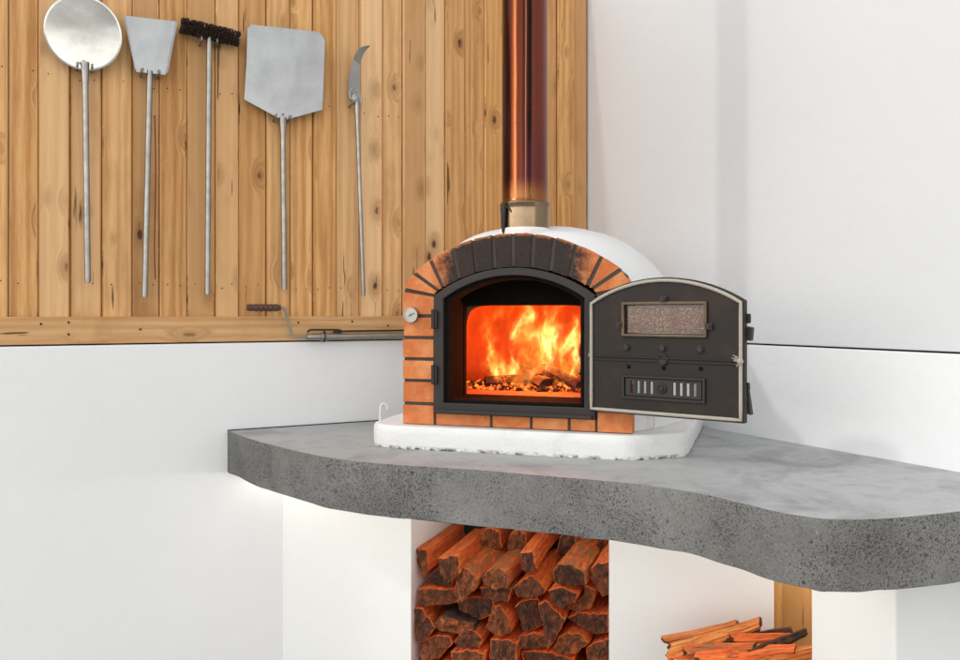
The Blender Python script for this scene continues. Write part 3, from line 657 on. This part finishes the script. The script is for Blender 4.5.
LOGS = [
 ([(.604, .523), (.658, .525), (.668, .441), (.636, .409), (.612, .45)], .50, S, 'long smooth orange log uppermost at the left end of the niche'),
 ([(.725, .505), (.808, .525), (.819, .456), (.769, .414), (.735, .44)], .50, S, 'orange log second from left along the top of the stack'),
 ([(.650, .392), (.711, .458), (.768, .376), (.70, .368)], .40, S, 'small wedge log with triangular end under the two upper left logs'),
 ([(.808, .450), (.832, .477), (.868, .473), (.907, .436), (.898, .394), (.838, .339), (.799, .359)], .52, K, 'bark covered log third from left along the top of the stack'),
 ([(.905, .430), (.935, .462), (.983, .484), (1.034, .469), (1.033, .416), (.98, .398), (.918, .404)], .50, K, 'rough log with a dark ragged end, fourth from left along the top'),
 ([(.625, .352), (.68, .366), (.74, .356), (.800, .362), (.795, .310), (.72, .296), (.628, .288)], .42, S, 'flat log with a sawtooth splintered end near the left side of the niche'),
 ([(.795, .332), (.87, .341), (.943, .338), (.945, .275), (.881, .250), (.798, .283)], .42, S, 'squarish brick shaped log below the bark covered log'),
 ([(.893, .393), (.96, .402), (1.027, .399), (1.015, .348), (.96, .345), (.911, .365)], .40, K, 'thin slab log just under the log with the dark ragged end'),
 ([(.610, .280), (.640, .285), (.702, .205), (.66, .150), (.625, .136)], .42, S, 'triangular log against the left niche wall under the sawtooth log'),
 ([(.700, .222), (.730, .262), (.80, .250), (.881, .243), (.875, .200), (.79, .186), (.72, .192)], .40, MAT['charbark'], 'blackened curl of bark lying among the lower left logs'),
 ([(.952, .318), (.985, .322), (1.030, .283), (1.045, .224), (.983, .195), (.920, .220)], .42, S, 'pointed log right of the squarish brick shaped log'),
 ([(.645, .140), (.70, .170), (.766, .164), (.772, .133), (.72, .074), (.646, .060)], .42, S, 'chunky log near the floor at the left end of the stack'),
 ([(.786, .157), (.820, .205), (.862, .212), (.902, .180), (.892, .140), (.803, .136)], .40, S, 'gable shaped log above the low row, under the blackened bark'),
 ([(.935, .178), (1.0, .190), (1.052, .186), (1.052, .121), (.99, .110), (.938, .107)], .42, S, 'broad brown log under the pointed log in the low row'),
 ([(.777, .113), (.84, .132), (.920, .128), (.92, .04), (.85, .006), (.78, .006)], .42, S, 'log on the floor under the gable shaped log'),
 ([(1.063, .540), (1.116, .553), (1.139, .487), (1.108, .470), (1.071, .478)], .52, S, 'smooth orange log near the middle of the top row with a small square end'),
 ([(1.046, .408), (1.085, .440), (1.124, .464), (1.188, .408), (1.145, .380), (1.071, .374)], .44, S, 'tilted wedge log under the small square ended log in the middle'),
 ([(1.205, .480), (1.230, .525), (1.290, .530), (1.345, .507), (1.345, .456), (1.30, .440), (1.222, .440)], .54, K, 'thick bark log, second from right along the top of the stack'),
 ([(1.188, .415), (1.238, .432), (1.308, .411), (1.296, .378), (1.242, .353), (1.208, .370)], .42, S, 'dark half round log under the thick bark log'),
 ([(1.353, .510), (1.380, .540), (1.428, .548), (1.430, .423), (1.396, .409), (1.352, .470)], .52, S, 'upright orange log uppermost at the right end of the niche'),
 ([(1.036, .322), (1.07, .348), (1.126, .352), (1.158, .262), (1.12, .232), (1.075, .222)], .42, S, 'round topped block in the middle of the third row'),
 ([(1.147, .350), (1.166, .370), (1.20, .348), (1.256, .300), (1.225, .235), (1.194, .193), (1.178, .241)], .42, S, 'tall leaning slab right of the round topped block'),
 ([(1.262, .335), (1.285, .352), (1.325, .385), (1.330, .434), (1.379, .419), (1.362, .345), (1.300, .326)], .42, S, 'jagged sloping log near the right end under the bark log'),
 ([(1.258, .290), (1.30, .320), (1.37, .326), (1.430, .330), (1.428, .255), (1.38, .246), (1.322, .256)], .42, S, 'wide log against the right niche wall in the third row'),
 ([(1.058, .200), (1.12, .222), (1.185, .222), (1.188, .176), (1.12, .160), (1.058, .154)], .40, S, 'flat dark log under the round topped block'),
 ([(1.206, .192), (1.225, .232), (1.262, .250), (1.310, .249), (1.339, .213), (1.294, .170), (1.234, .168)], .42, S, 'rounded log under the wide log near the right wall'),
 ([(1.330, .184), (1.375, .214), (1.424, .232), (1.428, .080), (1.38, .062), (1.332, .130)], .42, S, 'log low against the right niche wall beside the rounded log'),
 ([(1.062, .135), (1.13, .152), (1.20, .158), (1.295, .154), (1.285, .090), (1.18, .07), (1.07, .08)], .42, S, 'long flat log near the floor right of the broad brown log'),
]
for i, (pl, L, mt, lb) in enumerate(LOGS):
    r = random.Random(i)
    o = make_log('firewood_log', pl, L, i + 1, [mt, MAT['logend']], BP, OB, y0=r.uniform(-.015, .055) + (.02 if pl[0][1] < .45 else 0), drift=(r.uniform(-.012, .012), r.uniform(-.012, .004)), taper=r.uniform(.9, .98))
    tag(o, lb, 'log', LG)
# logs on the niche floor carrying the rest
for i, (x0, x1, z1) in enumerate([(.612, .70, .052), (.71, .775, .06), (.925, 1.055, .098), (1.06, 1.20, .062), (1.21, 1.33, .066), (1.335, 1.43, .056)]):
    o = make_log('firewood_log', [(x0, .004), (x1, .004), (x1 - .01, z1 - .01), ((x0 + x1) / 2, z1), (x0 + .008, z1 - .012)], .42, 60 + i, [S, MAT['logend']], BP, OB, y0=.03)
    tag(o, 'split log lying on the niche floor at the bottom of the stack', 'log', LG)
# second rank further back, glimpsed in the dark above the front logs
for i, (x0, z0, wd, hh, lb) in enumerate([(.80, .46, .10, .10, 'shaded log lying further back above the bark covered log'), (.935, .47, .09, .09, 'shaded log lying further back above the rough dark ended log'), (1.165, .47, .085, .10, 'shaded log lying further back between the middle and the thick bark log'), (1.335, .50, .05, .08, 'narrow shaded log lying further back near the right niche wall')]):
    o = make_log('firewood_log', [(x0, z0), (x0 + wd, z0 + .01), (x0 + wd * .9, z0 + hh * .8), (x0 + wd * .4, z0 + hh), (x0 + .008, z0 + hh * .7)], .24, 90 + i, [S, MAT['logend']], BP, OB, y0=.33)
    tag(o, lb, 'log', LG)

# kindling pile
KP = Vector((.86, 2.72, 0)); KG = 'kindling sticks in the pile'
kr = random.Random(21)
def stick(p0, p1, wd, th, seed, mt, label):
    if seed < 140 or seed >= 180: wd, th = wd * 1.15, th * 1.45
    p0, p1 = Vector(p0), Vector(p1); d = p1 - p0; L = d.length
    q = Vector((0, 1, 0)).rotation_difference(d.normalized())
    ee = q.to_euler()
    pl = [(-wd, -th), (wd * .8, -th), (wd, th * .2), (wd * .4, th), (-wd * .7, th * .8)]
    o = make_log('kindling_stick', pl, L, seed, [mt, MAT['logend']], p0, 0, rough=2.2, rot=ee, n=20, taper=kr.uniform(.45, .8), drift=(kr.uniform(-.02, .02), kr.uniform(-.012, .012)))
    return tag(o, label, 'stick', KG)
# positions given in the base wall's frame: x along it, y in front of it (negative), z up
def KW(x, y, z): return BP + ou * x + ov * y + Vector((0, 0, z))
ST = [
 ((1.668, -.24, .372), (1.905, -.25, .478), .020, .013, MAT['stick'], 'pale flat kindling stick lying topmost on the left of the pile'),
 ((1.685, -.29, .360), (1.985, -.27, .474), .026, .017, MAT['stick'], 'orange kindling stick with a pointed splinter tip under the topmost one'),
 ((1.80, -.28, .392), (2.085, -.22, .448), .019, .017, MAT['charbark'], 'dark barky kindling stick rising behind the orange sticks'),
 ((1.775, -.38, .372), (2.085, -.36, .432), .027, .020, MAT['log'], 'broad red orange kindling stick at the front centre of the pile'),
 ((1.90, -.40, .368), (2.150, -.33, .425), .020, .015, MAT['stick'], 'thin orange kindling stick ending beside the white stub wall'),
 ((1.690, -.33, .338), (2.00, -.34, .392), .022, .015, MAT['log'], 'reddish kindling stick low at the left front of the pile'),
 ((1.80, -.43, .338), (2.13, -.42, .380), .024, .017, MAT['stick'], 'orange kindling stick low at the right front of the pile'),
 ((1.680, -.23, .342), (1.985, -.21, .424), .022, .017, MAT['charbark'], 'dark kindling stick with a blunt black end under the pale one'),
 ((1.93, -.35, .405), (2.13, -.27, .452), .016, .014, MAT['charbark'], 'short dark bark strip leaning against the timber boards'),
 ((1.70, -.36, .352), (1.93, -.39, .372), .013, .010, MAT['stick'], 'thin pale splinter across the left front of the pile'),
 ((1.84, -.33, .408), (2.06, -.31, .436), .015, .011, MAT['log'], 'narrow reddish splinter lying along the middle of the pile'),
]
for i, (a, c, wd, th, mt, lb) in enumerate(ST): stick(KW(*a), KW(*c), wd, th, 100 + i, mt, lb)
for i, (a, c, wd, th, mt, lb) in enumerate([
 ((1.86, -.47, .330), (2.11, -.44, .395), .022, .018, MAT['bark'], 'bark edged kindling stick at the right end of the pile front'),
 ((1.72, -.44, .325), (1.98, -.47, .352), .020, .016, MAT['charbark'], 'dark kindling stick at the very front of the pile'),
 ((1.88, -.30, .430), (2.09, -.25, .462), .017, .015, MAT['log'], 'red kindling stick near the top of the pile beside the timber boards'),
 ((1.74, -.32, .385), (1.96, -.33, .425), .018, .014, MAT['bark'], 'mottled bark kindling stick across the middle of the pile')]): stick(KW(*a), KW(*c), wd, th, 180 + i, mt, lb)
for lv in range(4):
    for j in range(4):
        y = -.12 - j * .105; z = .0 + lv * .088
        stick(KW(1.67 + kr.uniform(-.01, .03), y, z), KW(2.12 + kr.uniform(-.03, .02), y + kr.uniform(-.01, .01), z + lv * .012), .048, .034, 140 + lv * 4 + j, MAT['log'], 'thick stick buried low in the kindling pile under the top sticks')

# ------------------------------------------------------------------ pizza oven (local x along its front, y back, z up from the plinth top)
OZ = ZT + .085
OO = Vector((.1189, 2.8878, OZ))
ov_e = empty('pizza_oven', OO, OB, 'white domed wood fired pizza oven with terracotta brick arch and copper flue', 'oven')
# plinth
pl = [(-.45, -.055), (.425, -.045), (.605, .09), (.635, .95), (.40, 1.15), (-.35, 1.15), (-.58, .95), (-.56, .02), (-.52, -.030)]
pp = []
for i, p in enumerate(pl):
    a, b_ = Vector(pl[i - 1]), Vector(pl[(i + 1) % len(pl)]); p = Vector(p)
    for q, w_ in ((a, .03), (b_, .03)):
        pass
    d0 = (a - p); d1 = (b_ - p); k0 = min(.035, d0.length * .4); k1 = min(.035, d1.length * .4)
    A, B = p + d0.normalized() * k0, p + d1.normalized() * k1
    for s in (0, .25, .5, .75, 1): pp.append((A.lerp(p, s)).lerp(p.lerp(B, s), s))
def sub(pts, n=5):
    out = []
    for i in range(len(pts)):
        a, b_ = pts[i], pts[(i + 1) % len(pts)]
        k = max(1, int((b_ - a).length / .03))
        out += [a.lerp(b_, j / k) for j in range(k)]
    return out
pp = sub(pp)
def wob(p, z, a): return a * mnoise.noise(Vector((p.x * 7, p.y * 7, z * 12)))
m = MB()
def pring(off, z, a): return [(p.x * (1 + off) + wob(p, z, a), p.y + off * (p.y - .5) + wob(p, z + 9, a), z + wob(p, z + 3, a * .6)) for p in pp]
m.loft([pring(.0, -.0845 + 0 * 1, .001), pring(.004, -.074, .004), pring(.004, -.03, .004), pring(.002, -.010, .003), pring(-.008, -.001, .001)], caps=(True, True))
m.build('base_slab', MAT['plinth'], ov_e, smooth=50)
for x, y, rz in ((-.535, .055, .5), (.475, .13, .2)):
    m = MB(); m.tube(catmull([(-.012, 0, -.02), (-.013, 0, .02), (-.010, 0, .058), (.002, 0, .067), (.013, 0, .060), (.016, 0, .045)] if x < 0 else [(-.012, 0, -.02), (-.013, 0, .03), (-.008, 0, .062), (.004, 0, .066), (.013, 0, .05), (.013, 0, -.02)], 6), .0036, 8)
    m.build('lifting_loop', MAT['wire'], ov_e, (x, y, 0), rz)
# dome
def dome_ring(hw, h, y, ex=2.7, n=40):
    out = []
    for i in range(n + 1):
        a = math.pi * i / n; c, s = math.cos(a), math.sin(a)
        out.append((-hw * math.copysign(abs(c) ** (2 / ex), c), y, h * abs(s) ** (2 / ex)))
    return out
DR = [(.405, .685, .035), (.45, .722, .10), (.505, .748, .2), (.562, .766, .35), (.592, .772, .5), (.600, .765, .65), (.575, .735, .8), (.52, .672, .93), (.42, .56, 1.03), (.28, .40, 1.10), (.12, .20, 1.135), (.03, .05, 1.14)]
m = MB(); m.loft([dome_ring(a, b_, y) for a, b_, y in DR], closed=False, caps=(False, True))
m.build('dome', M_render('dome_render', (.74, .74, .74), .06), ov_e, smooth=60)
# brick front
RI, CI, RO, CZ = .549, .034, .610, .096
HI, HO, BT = .306, .428, .046
def mirror(j): return [(-x, z) for x, z in j]
JO = [-.428, -.386, -.320, -.230, -.153, -.076, 0, .076, .153, .230, .320, .386, .428]
JI = [-.306, -.288, -.270, -.207, -.139, -.070, 0, .070, .139, .207, .270, .288, .306]
def on(xo, rad, cz): return Vector((xo, cz + math.sqrt(rad * rad - xo * xo)))
outer_spring, inner_spring = .506, .484
def Po(k):
    p = on(JO[k], RO, CZ)
    if k in (0, 12): p.y = outer_spring
    return p
def Pi(k):
    p = on(JI[k], RI, CI)
    if k in (0, 12): p.y = inner_spring
    return p
m = MB(); D0, D1 = .0, .095; gap = .0068
for k in range(12):
    o0, o1, i0, i1 = Po(k), Po(k + 1), Pi(k), Pi(k + 1)
    # subdivide the brick along the arch so it stays curved
    def lin(a, b_, s, rad=None, cz=None):
        p = a.lerp(b_, s)
        return p
    do = gap / max((o1 - o0).length, 1e-4); di = gap / max((i1 - i0).length, 1e-4)
    do = min(do, .3); di = min(di, .3)
    oo = []; ii = []
    for s in (0, .33, .67, 1):
        q = do + (1 - 2 * do) * s; p = o0.lerp(o1, q)
        if k not in (0, 11): p = on(p.x, RO, CZ)
        oo.append((p.x, p.y))
        q = di + (1 - 2 * di) * s; p = i0.lerp(i1, q)
        if k not in (0, 11): p = on(p.x, RI, CI)
        ii.append((p.x, p.y))
    d = rng.uniform(-.0035, .0035)
    oo = [(x + rng.uniform(-.0014, .0014), z + rng.uniform(-.0014, .0014)) for x, z in oo]; ii = [(x + rng.uniform(-.0014, .0014), z + rng.uniform(-.0014, .0014)) for x, z in ii]
    m.prism(oo + ii[::-1], D0 + d, D1)
cols = [.0, .078, .164, .245, .325, .406, .492]
for sgn in (-1, 1):
    for a, b_ in zip(cols, cols[1:]):
        z0, z1 = a + (.003 if a else 0), b_ - gap * .9
        z0 = a + gap * .9 if a else .002
        x0, x1 = sorted((sgn * HI, sgn * (HO - rng.uniform(-.002, .002))))
        if b_ > .48: poly_ = [(sgn * HI, z0), (sgn * HO, z0), (sgn * HO, .497), (sgn * HI, .477)]
        else: poly_ = [(x0, z0), (x1, z0), (x1, z1), (x0, z1)]
        m.prism(poly_, D0 + rng.uniform(-.002, .002), D1)
bj = [-.302, -.083, .067, .205, .302]
for a, b_ in zip(bj, bj[1:]): m.box(a + gap * .8, b_ - gap * .8, .004, D1, .002, BT - .003)
arch = m.build('brick_arch', MAT['brick'], ov_e, bevel=.0045, segs=2, smooth=45)
m = MB()
op = [(-HO + .003, .0), (-HO + .003, .50)] + [tuple(on(x, RO - .003, CZ)) for x in [-.40 + .8 * i / 24 for i in range(25)]] + [(HO - .003, .50), (HO - .003, .0)]
ip = [(-HI + .004, BT - .004), (HI - .004, BT - .004), (HI - .004, .482)] + [tuple(on(x, RI + .003, CI)) for x in [.29 - .58 * i / 24 for i in range(25)]] + [(-HI + .004, .482)]
m.holed(op, [ip], .0055, D1 - .004); m.build('mortar', MAT['mortar'], arch, smooth=0)
# iron frame
def arched(hw, z0, spring, apex, n=24):
    s = apex - spring; rad = (hw * hw + s * s) / (2 * s); cz = apex - rad
    return [(-hw, z0)] + [(x, cz + math.sqrt(max(rad * rad - x * x, 0))) for x in [-hw + 2 * hw * i / n for i in range(n + 1)]] + [(hw, z0)]
m = MB(); m.holed(arched(.300, .046, .480, .580), [arched(.262, .086, .470, .553)], -.016, .02); fr_ = m.build('door_frame', MAT['iron'], ov_e, bevel=.003, segs=2, smooth=30)
m = MB(); m.holed(arched(.261, .087, .469, .552), [arched(.245, .098, .462, .540)], .004, .09); m.build('inner_lip', MAT['soot'], fr_, bevel=.002, segs=1, smooth=30)
m = MB(); m.box(-.29, .29, -.034, -.0165, .049, .062); m.build('sill', MAT['iron'], fr_, bevel=.002)
for x, z in ((-.293, .395), (-.293, .19)):
    m = MB(); m.box(-.008, .010, -.030, -.0165, -.032, .032); m.lathe([(.007, -.036), (.007, .036)], 12, 'z', (-.004, -.030, 0)); m.build('catch', MAT['iron'], fr_, (x, 0, z), bevel=.002)
for z in (.43, .30, .235, .15):
    m = MB(); m.lathe([(.009, -.018), (.009, .018)], 14, 'z', (0, -.024, 0)); m.lathe([(.0055, -.024), (.0055, .024)], 12, 'z', (0, -.024, 0)); m.box(-.014, .004, -.0245, -.0165, -.014, .014); m.build('hinge', MAT['iron'], fr_, (.281, 0, z))
# throat, chamber
m = MB()
m.holed([(-.299, .05), (-.299, .478)] + [(x, z) for x, z in arched(.299, .05, .478, .575)[1:-1]] + [(.299, .478), (.299, .05)], [arched(.262, .088, .471, .553)], .021, .085)
m.holed(arched(.30, .05, .50, .60), [arched(.258, .0955, .48, .56)], .0955, .205); m.holed(arched(.36, .05, .56, .66), [[(-.255, .0955), (-.255, .447), (.244, .447), (.244, .0955)]], .206, .235)
m.build('throat', MAT['soot'], ov_e, smooth=30)
m = MB()
def cring(hw, h, y, n=28, ex=3.2):
    out = [(x, y, z + .0955) for x, y, z in dome_ring(hw, h, y, ex, n)]
    return out
m.loft([cring(.258, .352, .2355, ex=9), cring(.35, .40, .26, ex=5), cring(.41, .45, .36), cring(.43, .47, .55), cring(.42, .46, .75), cring(.36, .41, .92), cring(.26, .31, 1.0), cring(.03, .04, 1.03)], closed=False, caps=(False, True))
ch = m.build('chamber', MAT['firebrick'], ov_e, smooth=60); ch.data.materials[0] = MAT['chamber']
m = MB(); m.box(-.40, .40, .09, 1.02, .07, .0950); m.build('hearth', MAT['firebrick'], ov_e, smooth=0)
# flue
m = MB(); FX, FY = .006, .150
SG = 48
m.lathe([(.0865, .0), (.0865, 1.9)], SG, 'z'); m.lathe([(.0895, .004), (.0885, .012), (.0866, .016)], SG, 'z')
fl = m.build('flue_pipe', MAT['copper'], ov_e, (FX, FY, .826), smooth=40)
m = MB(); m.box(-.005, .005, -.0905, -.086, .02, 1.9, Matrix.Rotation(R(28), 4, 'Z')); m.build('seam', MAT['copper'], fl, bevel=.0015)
m = MB(); m.lathe([(.0925, -.120), (.0915, -.02), (.093, -.006), (.095, -.002), (.095, .003), (.090, .006)], SG, 'z'); m.build('collar', MAT['brass'], fl, smooth=40)
m = MB(); m.lathe([(.100, -.13), (.098, -.098), (.095, -.092), (.092, -.091)], SG, 'z'); m.build('flange', M_plain('flange_render', (.78, .78, .77), (.70, .70, .69), .8, 0, 30, .3), fl, smooth=40)
m = MB(); m.lathe([(.0015, -.104), (.0065, -.092), (.0085, -.07), (.0105, -.03), (.0125, -.006), (.010, .004), (.004, .008)], 14, 'z'); m.tube(catmull([(.002, 0, .003), (.016, -.006, -.004), (.030, -.008, -.018), (.034, -.006, -.026)], 5), .0032, 8); m.tube([(0, .012, .002), (0, -.002, .002)], .004, 8)
m.build('damper_handle', MAT['iron'], fl, loc=(-.062, -.078, -.012))
# thermometer
tm = MB(); tm.lathe([(.0285, .004), (.0285, -.010), (.0275, -.0125), (.0245, -.0125), (.0245, -.0095)], 32, 'y'); th = tm.build('thermometer', MAT['tube'], ov_e, (-.389, -.012, .410))
tm = MB(); tm.lathe([(.0245, -.0092), (.0001, -.0092)], 32, 'y'); tm.build('dial', MAT['dial'], th)
tm = MB(); tm.box(-.010, .016, -.0104, -.0096, -.0012, .0012, Matrix.Rotation(R(-25), 4, 'Y')); tm.lathe([(.003, -.0112), (.003, -.0095)], 10, 'y'); tm.build('pointer', MAT['dark'], th, smooth=0)

# door, swung wide open on the right jamb
DRZ = R(-36.36 + 17.5)
door = MB(); W = .532
def door_out(x0, x1, z0, spring, apex, n=20):
    hw = (x1 - x0) / 2; c = (x0 + x1) / 2
    return [(x + c, z) for x, z in arched(hw, z0, spring, apex, n)]
slots = []
for x in (.157, .180, .203, .227, .306, .329, .352, .375): slots.append([(x - .0052, .150), (x + .0052, .150), (x + .0052, .191), (x - .0052, .191)])
win = [(.135, .350), (.405, .350), (.405, .442), (.135, .442)]
door.holed(door_out(-.004, W, .077, .456, .534), [win] + slots, 0, .003); door.holed(door_out(-.004, W, .077, .456, .534), [door_out(.004, W - .008, .085, .449, .526)], .0031, .026)
dO = door.build('door', MAT['iron_door'], ov_e, (.287, -.028, 0), DRZ, smooth=30)
dO['label'] = 'open dark iron door'
m = MB(); o_ = door_out(.004, W - .010, .087, .450, .524); pts = [(x, -.004, z) for x, z in sub([Vector(p) for p in o_])]
m.tube(pts, .0058, 10, closed=True); m.build('rope_gasket', MAT['rope'], dO, smooth=60)
m = MB(); ra = random.Random(4)
for k in range(16):
    b0 = Vector((W - .012 + ra.uniform(-.004, .004), -.006, .268 + ra.uniform(-.006, .006))); d = Vector((ra.uniform(-.022, .016), -ra.uniform(.003, .014), ra.uniform(-.014, .014)))
    m.tube([b0, b0 + d * .5 + Vector((0, 0, ra.uniform(-.004, .004))), b0 + d], [.0022, .0018, .0010], 5)
m.lathe([(.004, -.010), (.010, -.004), (.010, .004), (.004, .010)], 12, 'z', (W - .011, -.005, .268))
m.build('rope_ends', MAT['rope'], dO); m = MB()
for k in range(5):
    b0 = Vector((.004, -.005, .279 + ra.uniform(-.006, .006))); m.tube([b0, b0 + Vector((ra.uniform(-.010, .012), -.006, ra.uniform(-.008, .008)))], .0018, 5)
m.build('rope_ends', MAT['rope'], dO)
m = MB(); m.holed([(.119, .338), (.416, .338), (.416, .455), (.119, .455)], [[(.131, .347), (.407, .347), (.407, .444), (.131, .444)]], -.010, -.0005); m.build('window_frame', M_plain('tarnished_frame', (.16, .115, .075), (.06, .045, .033), .4, .7, 20), dO, bevel=.0025)
m = MB(); m.box(.1355, .4045, .006, .012, .3505, .4415); m.build('window_glass', MAT['glass'], dO, smooth=0)
for x, z in ((.271, .462), (.113, .378), (.423, .375)):
    m = MB(); m.box(-.011, .011, -.0125, -.0105, -.010, .010); m.lathe([(.0065, -.017), (.0065, -.010)], 6, 'y'); m.build('window_clip', MAT['iron'], dO, (x, 0, z))
for x, z, r in ((.137, .302, .0105), (.266, .303, .0105), (.393, .302, .011)):
    m = MB(); m.lathe([(r * 1.25, -.003), (r * 1.25, -.0002)], 18, 'y', (0, 0, 0)); m.lathe([(r, -.011), (r, -.002)], 6, 'y', (0, 0, 0)); m.build('bolt', MAT['iron'], dO, (x, 0, z), bevel=.001)
for x, z in ((.144, .237), (.269, .237), (.394, .240)):
    m = MB(); m.lathe([(.002, -.006), (.0062, -.003), (.0068, -.0002)], 14, 'y', (0, 0, 0)); m.build('rivet', MAT['soot'], dO, (x, 0, z))
m = MB(); m.box(.016, .508, -.006, -.0005, .2655, .2715); m.box(.016, .508, -.0035, -.0005, .254, .265); m.build('stiffener', MAT['iron_door'], dO, bevel=.0015)
m = MB(); m.lathe([(.019, -.0007), (.019, -.0075), (.015, -.009), (.012, -.004)], 22, 'y', (.266, 0, .264)); m.build('pivot', MAT['iron'], dO, bevel=.001)
m = MB(); m.holed([(.122, .131), (.410, .131), (.410, .209), (.122, .209)], [[(.130, .138), (.402, .138), (.402, .202), (.130, .202)]], -.009, -.0005)
m.holed([(.134, .141), (.398, .141), (.398, .199), (.134, .199)], [[(p[0] * 1., p[1]) for p in s] for s in slots], -.0045, -.0006)
m.lathe([(.017, -.0046), (.017, -.008), (.013, -.012), (.008, -.009), (.007, -.014), (.003, -.015)], 20, 'y', (.265, 0, .170)); m.build('air_vent', MAT['iron'], dO, bevel=.001, segs=1)
# outer hardware of the door
m = MB()
m.box(.43, W + .010, .0245, .036, .385, .415); m.prism([(W - .06, .345), (W + .012, .33), (W + .016, .372), (W - .05, .385)], .0245, .05)
m.build('latch', MAT['iron'], dO, bevel=.003)
m = MB(); m.loft([[(W - .05, y, .205), (W + .004, y, .200), (W + .006, y, .18), (W - .05, y, .18)] for y in (.027, .040)]); m.loft([[(W - .03, .030, .18), (W + .003, .030, .18), (W + .003, .042, .18), (W - .03, .042, .18)], [(W - .03, .030, .11), (W + .008, .036, .10), (W + .008, .062, .10), (W - .03, .062, .11)]])
m.build('handle', MAT['iron'], dO)

# ------------------------------------------------------------------ the fire
def OW(x, y, z): return OO + ou * x + ov * y + Vector((0, 0, z))
HZ = .0955
m = MB(); bx, by = .0, .56
er = random.Random(9)
for i in range(520):
    a = er.uniform(0, 6.28); q = er.random() ** .6; x = -.03 + math.cos(a) * q * .33; y = .0 + math.sin(a) * q * .20; s = er.uniform(.004, .014)
    if abs(x) > .36: continue
    mt = Matrix.Translation((x, y, s * .5 + er.uniform(0, .03) * (1 - q))) @ Matrix.Rotation(er.uniform(0, 3), 4, Vector((er.uniform(-1, 1), er.uniform(-1, 1), 1)).normalized())
    m.box(-s, s, -s * .7, s * .7, -s * .5, s * .6, mt)
o = m.build('ember_bed', MAT['ember'], None, OW(-.05, .60, HZ), OB, smooth=0); tag(o, 'bed of glowing red embers on the oven floor', 'embers', kind='stuff')
def fire_log(x, y, z, rx, rz_, L, r, seed, label):
    pl = [(math.cos(a) * r * (1 + .2 * math.sin(a * 3 + seed)), math.sin(a) * r) for a in [i * 1.05 for i in range(6)]]
    o = make_log('burning_log', pl, L, seed, [MAT['char'], MAT['char']], OW(x, y, z), 0, rot=(rx, 0, OB + rz_), n=18)
    tag(o, label, 'log', 'logs burning in the oven')
fire_log(.17, .42, .120, .30, 1.00, .22, .024, 201, 'charred log sloping up to the right in the fire')
fire_log(-.02, .50, .135, .80, -.30, .15, .032, 202, 'black log standing in the middle of the flames')
fire_log(-.26, .50, .118, .06, -1.25, .34, .030, 203, 'charred log lying across the front of the fire')
fire_log(.02, .62, .13, .15, 1.4, .30, .036, 204, 'charred log at the back behind the standing one')
fire_log(.20, .66, .20, .2, .6, .24, .036, 205, 'dark log at the far right of the fire')
fire_log(.03, .44, .122, .12, .75, .20, .030, 206, 'short charred block in the embers left of the sloping log')
fire_log(-.20, .60, .150, .10, -.6, .22, .030, 207, 'charred log at the left under the flames')
fire_log(.12, .58, .165, .5, -.9, .20, .026, 208, 'thin charred log crossing behind the sloping log')
m = MB(); m.box(-.27, .27, -.14, .14, .0, .42)
o = m.build('fire_flames', M_flame(), None, OW(-.04, .54, HZ + .012), OB, smooth=0); tag(o, 'bright yellow and orange flames burning inside the oven', 'fire')
L = bpy.data.lights.new('fire_glow', 'POINT'); L.energy = 17; L.color = (1., .17, .022); L.shadow_soft_size = .12
lo = bpy.data.objects.new('fire_glow', L); col.objects.link(lo); lo.location = OW(-.02, .50, HZ + .17)

# ------------------------------------------------------------------ light, sky, camera
EL = R(38); TRAV = R(21.5)
sd = Vector((math.cos(TRAV) * math.cos(EL), math.sin(TRAV) * math.cos(EL), -math.sin(EL)))
S_ = bpy.data.lights.new('sun', 'SUN'); S_.energy = .5; S_.angle = R(2.5); S_.color = (1., .97, .93)
so = bpy.data.objects.new('sun', S_); col.objects.link(so); so.rotation_euler = sd.to_track_quat('-Z', 'Y').to_euler()
wd = bpy.data.worlds.new('World'); scene.world = wd; wd.use_nodes = True
nt = wd.node_tree; bg = nt.nodes['Background']
sk = nt.nodes.new('ShaderNodeTexSky'); sk.sky_type = 'NISHITA'; sk.sun_disc = False; sk.sun_elevation = EL; sk.sun_rotation = math.atan2(-math.cos(TRAV), -math.sin(TRAV)) % (2 * math.pi)
sk.air_density = 3.; sk.dust_density = 0.; sk.ozone_density = 1.
hs = nt.nodes.new('ShaderNodeHueSaturation'); hs.inputs['Saturation'].default_value = .10; hs.inputs['Value'].default_value = 1.75
nt.links.new(sk.outputs[0], hs.inputs['Color']); nt.links.new(hs.outputs[0], bg.inputs[0]); bg.inputs[1].default_value = .15

cam = bpy.data.cameras.new('camera'); co = bpy.data.objects.new('camera', cam); col.objects.link(co)
cam.sensor_width = 36; cam.lens = 30.0; cam.shift_y = -16.34 / 960; cam.clip_end = 300; cam.clip_start = .05
co.location = (0, 0, 1.52); co.rotation_euler = (R(90), 0, 0)
scene.camera = co
scene.view_settings.view_transform = 'Standard'; scene.view_settings.look = 'None'; scene.view_settings.exposure = .12; scene.view_settings.gamma = 1.
scene.view_settings.use_curve_mapping = False
scene.cycles.use_denoising = True
scene.cycles.max_bounces = 10; scene.cycles.diffuse_bounces = 6; scene.cycles.volume_step_rate = .15; scene.cycles.sample_clamp_indirect = 6.
scene.cycles.caustics_reflective = False; scene.cycles.caustics_refractive = False
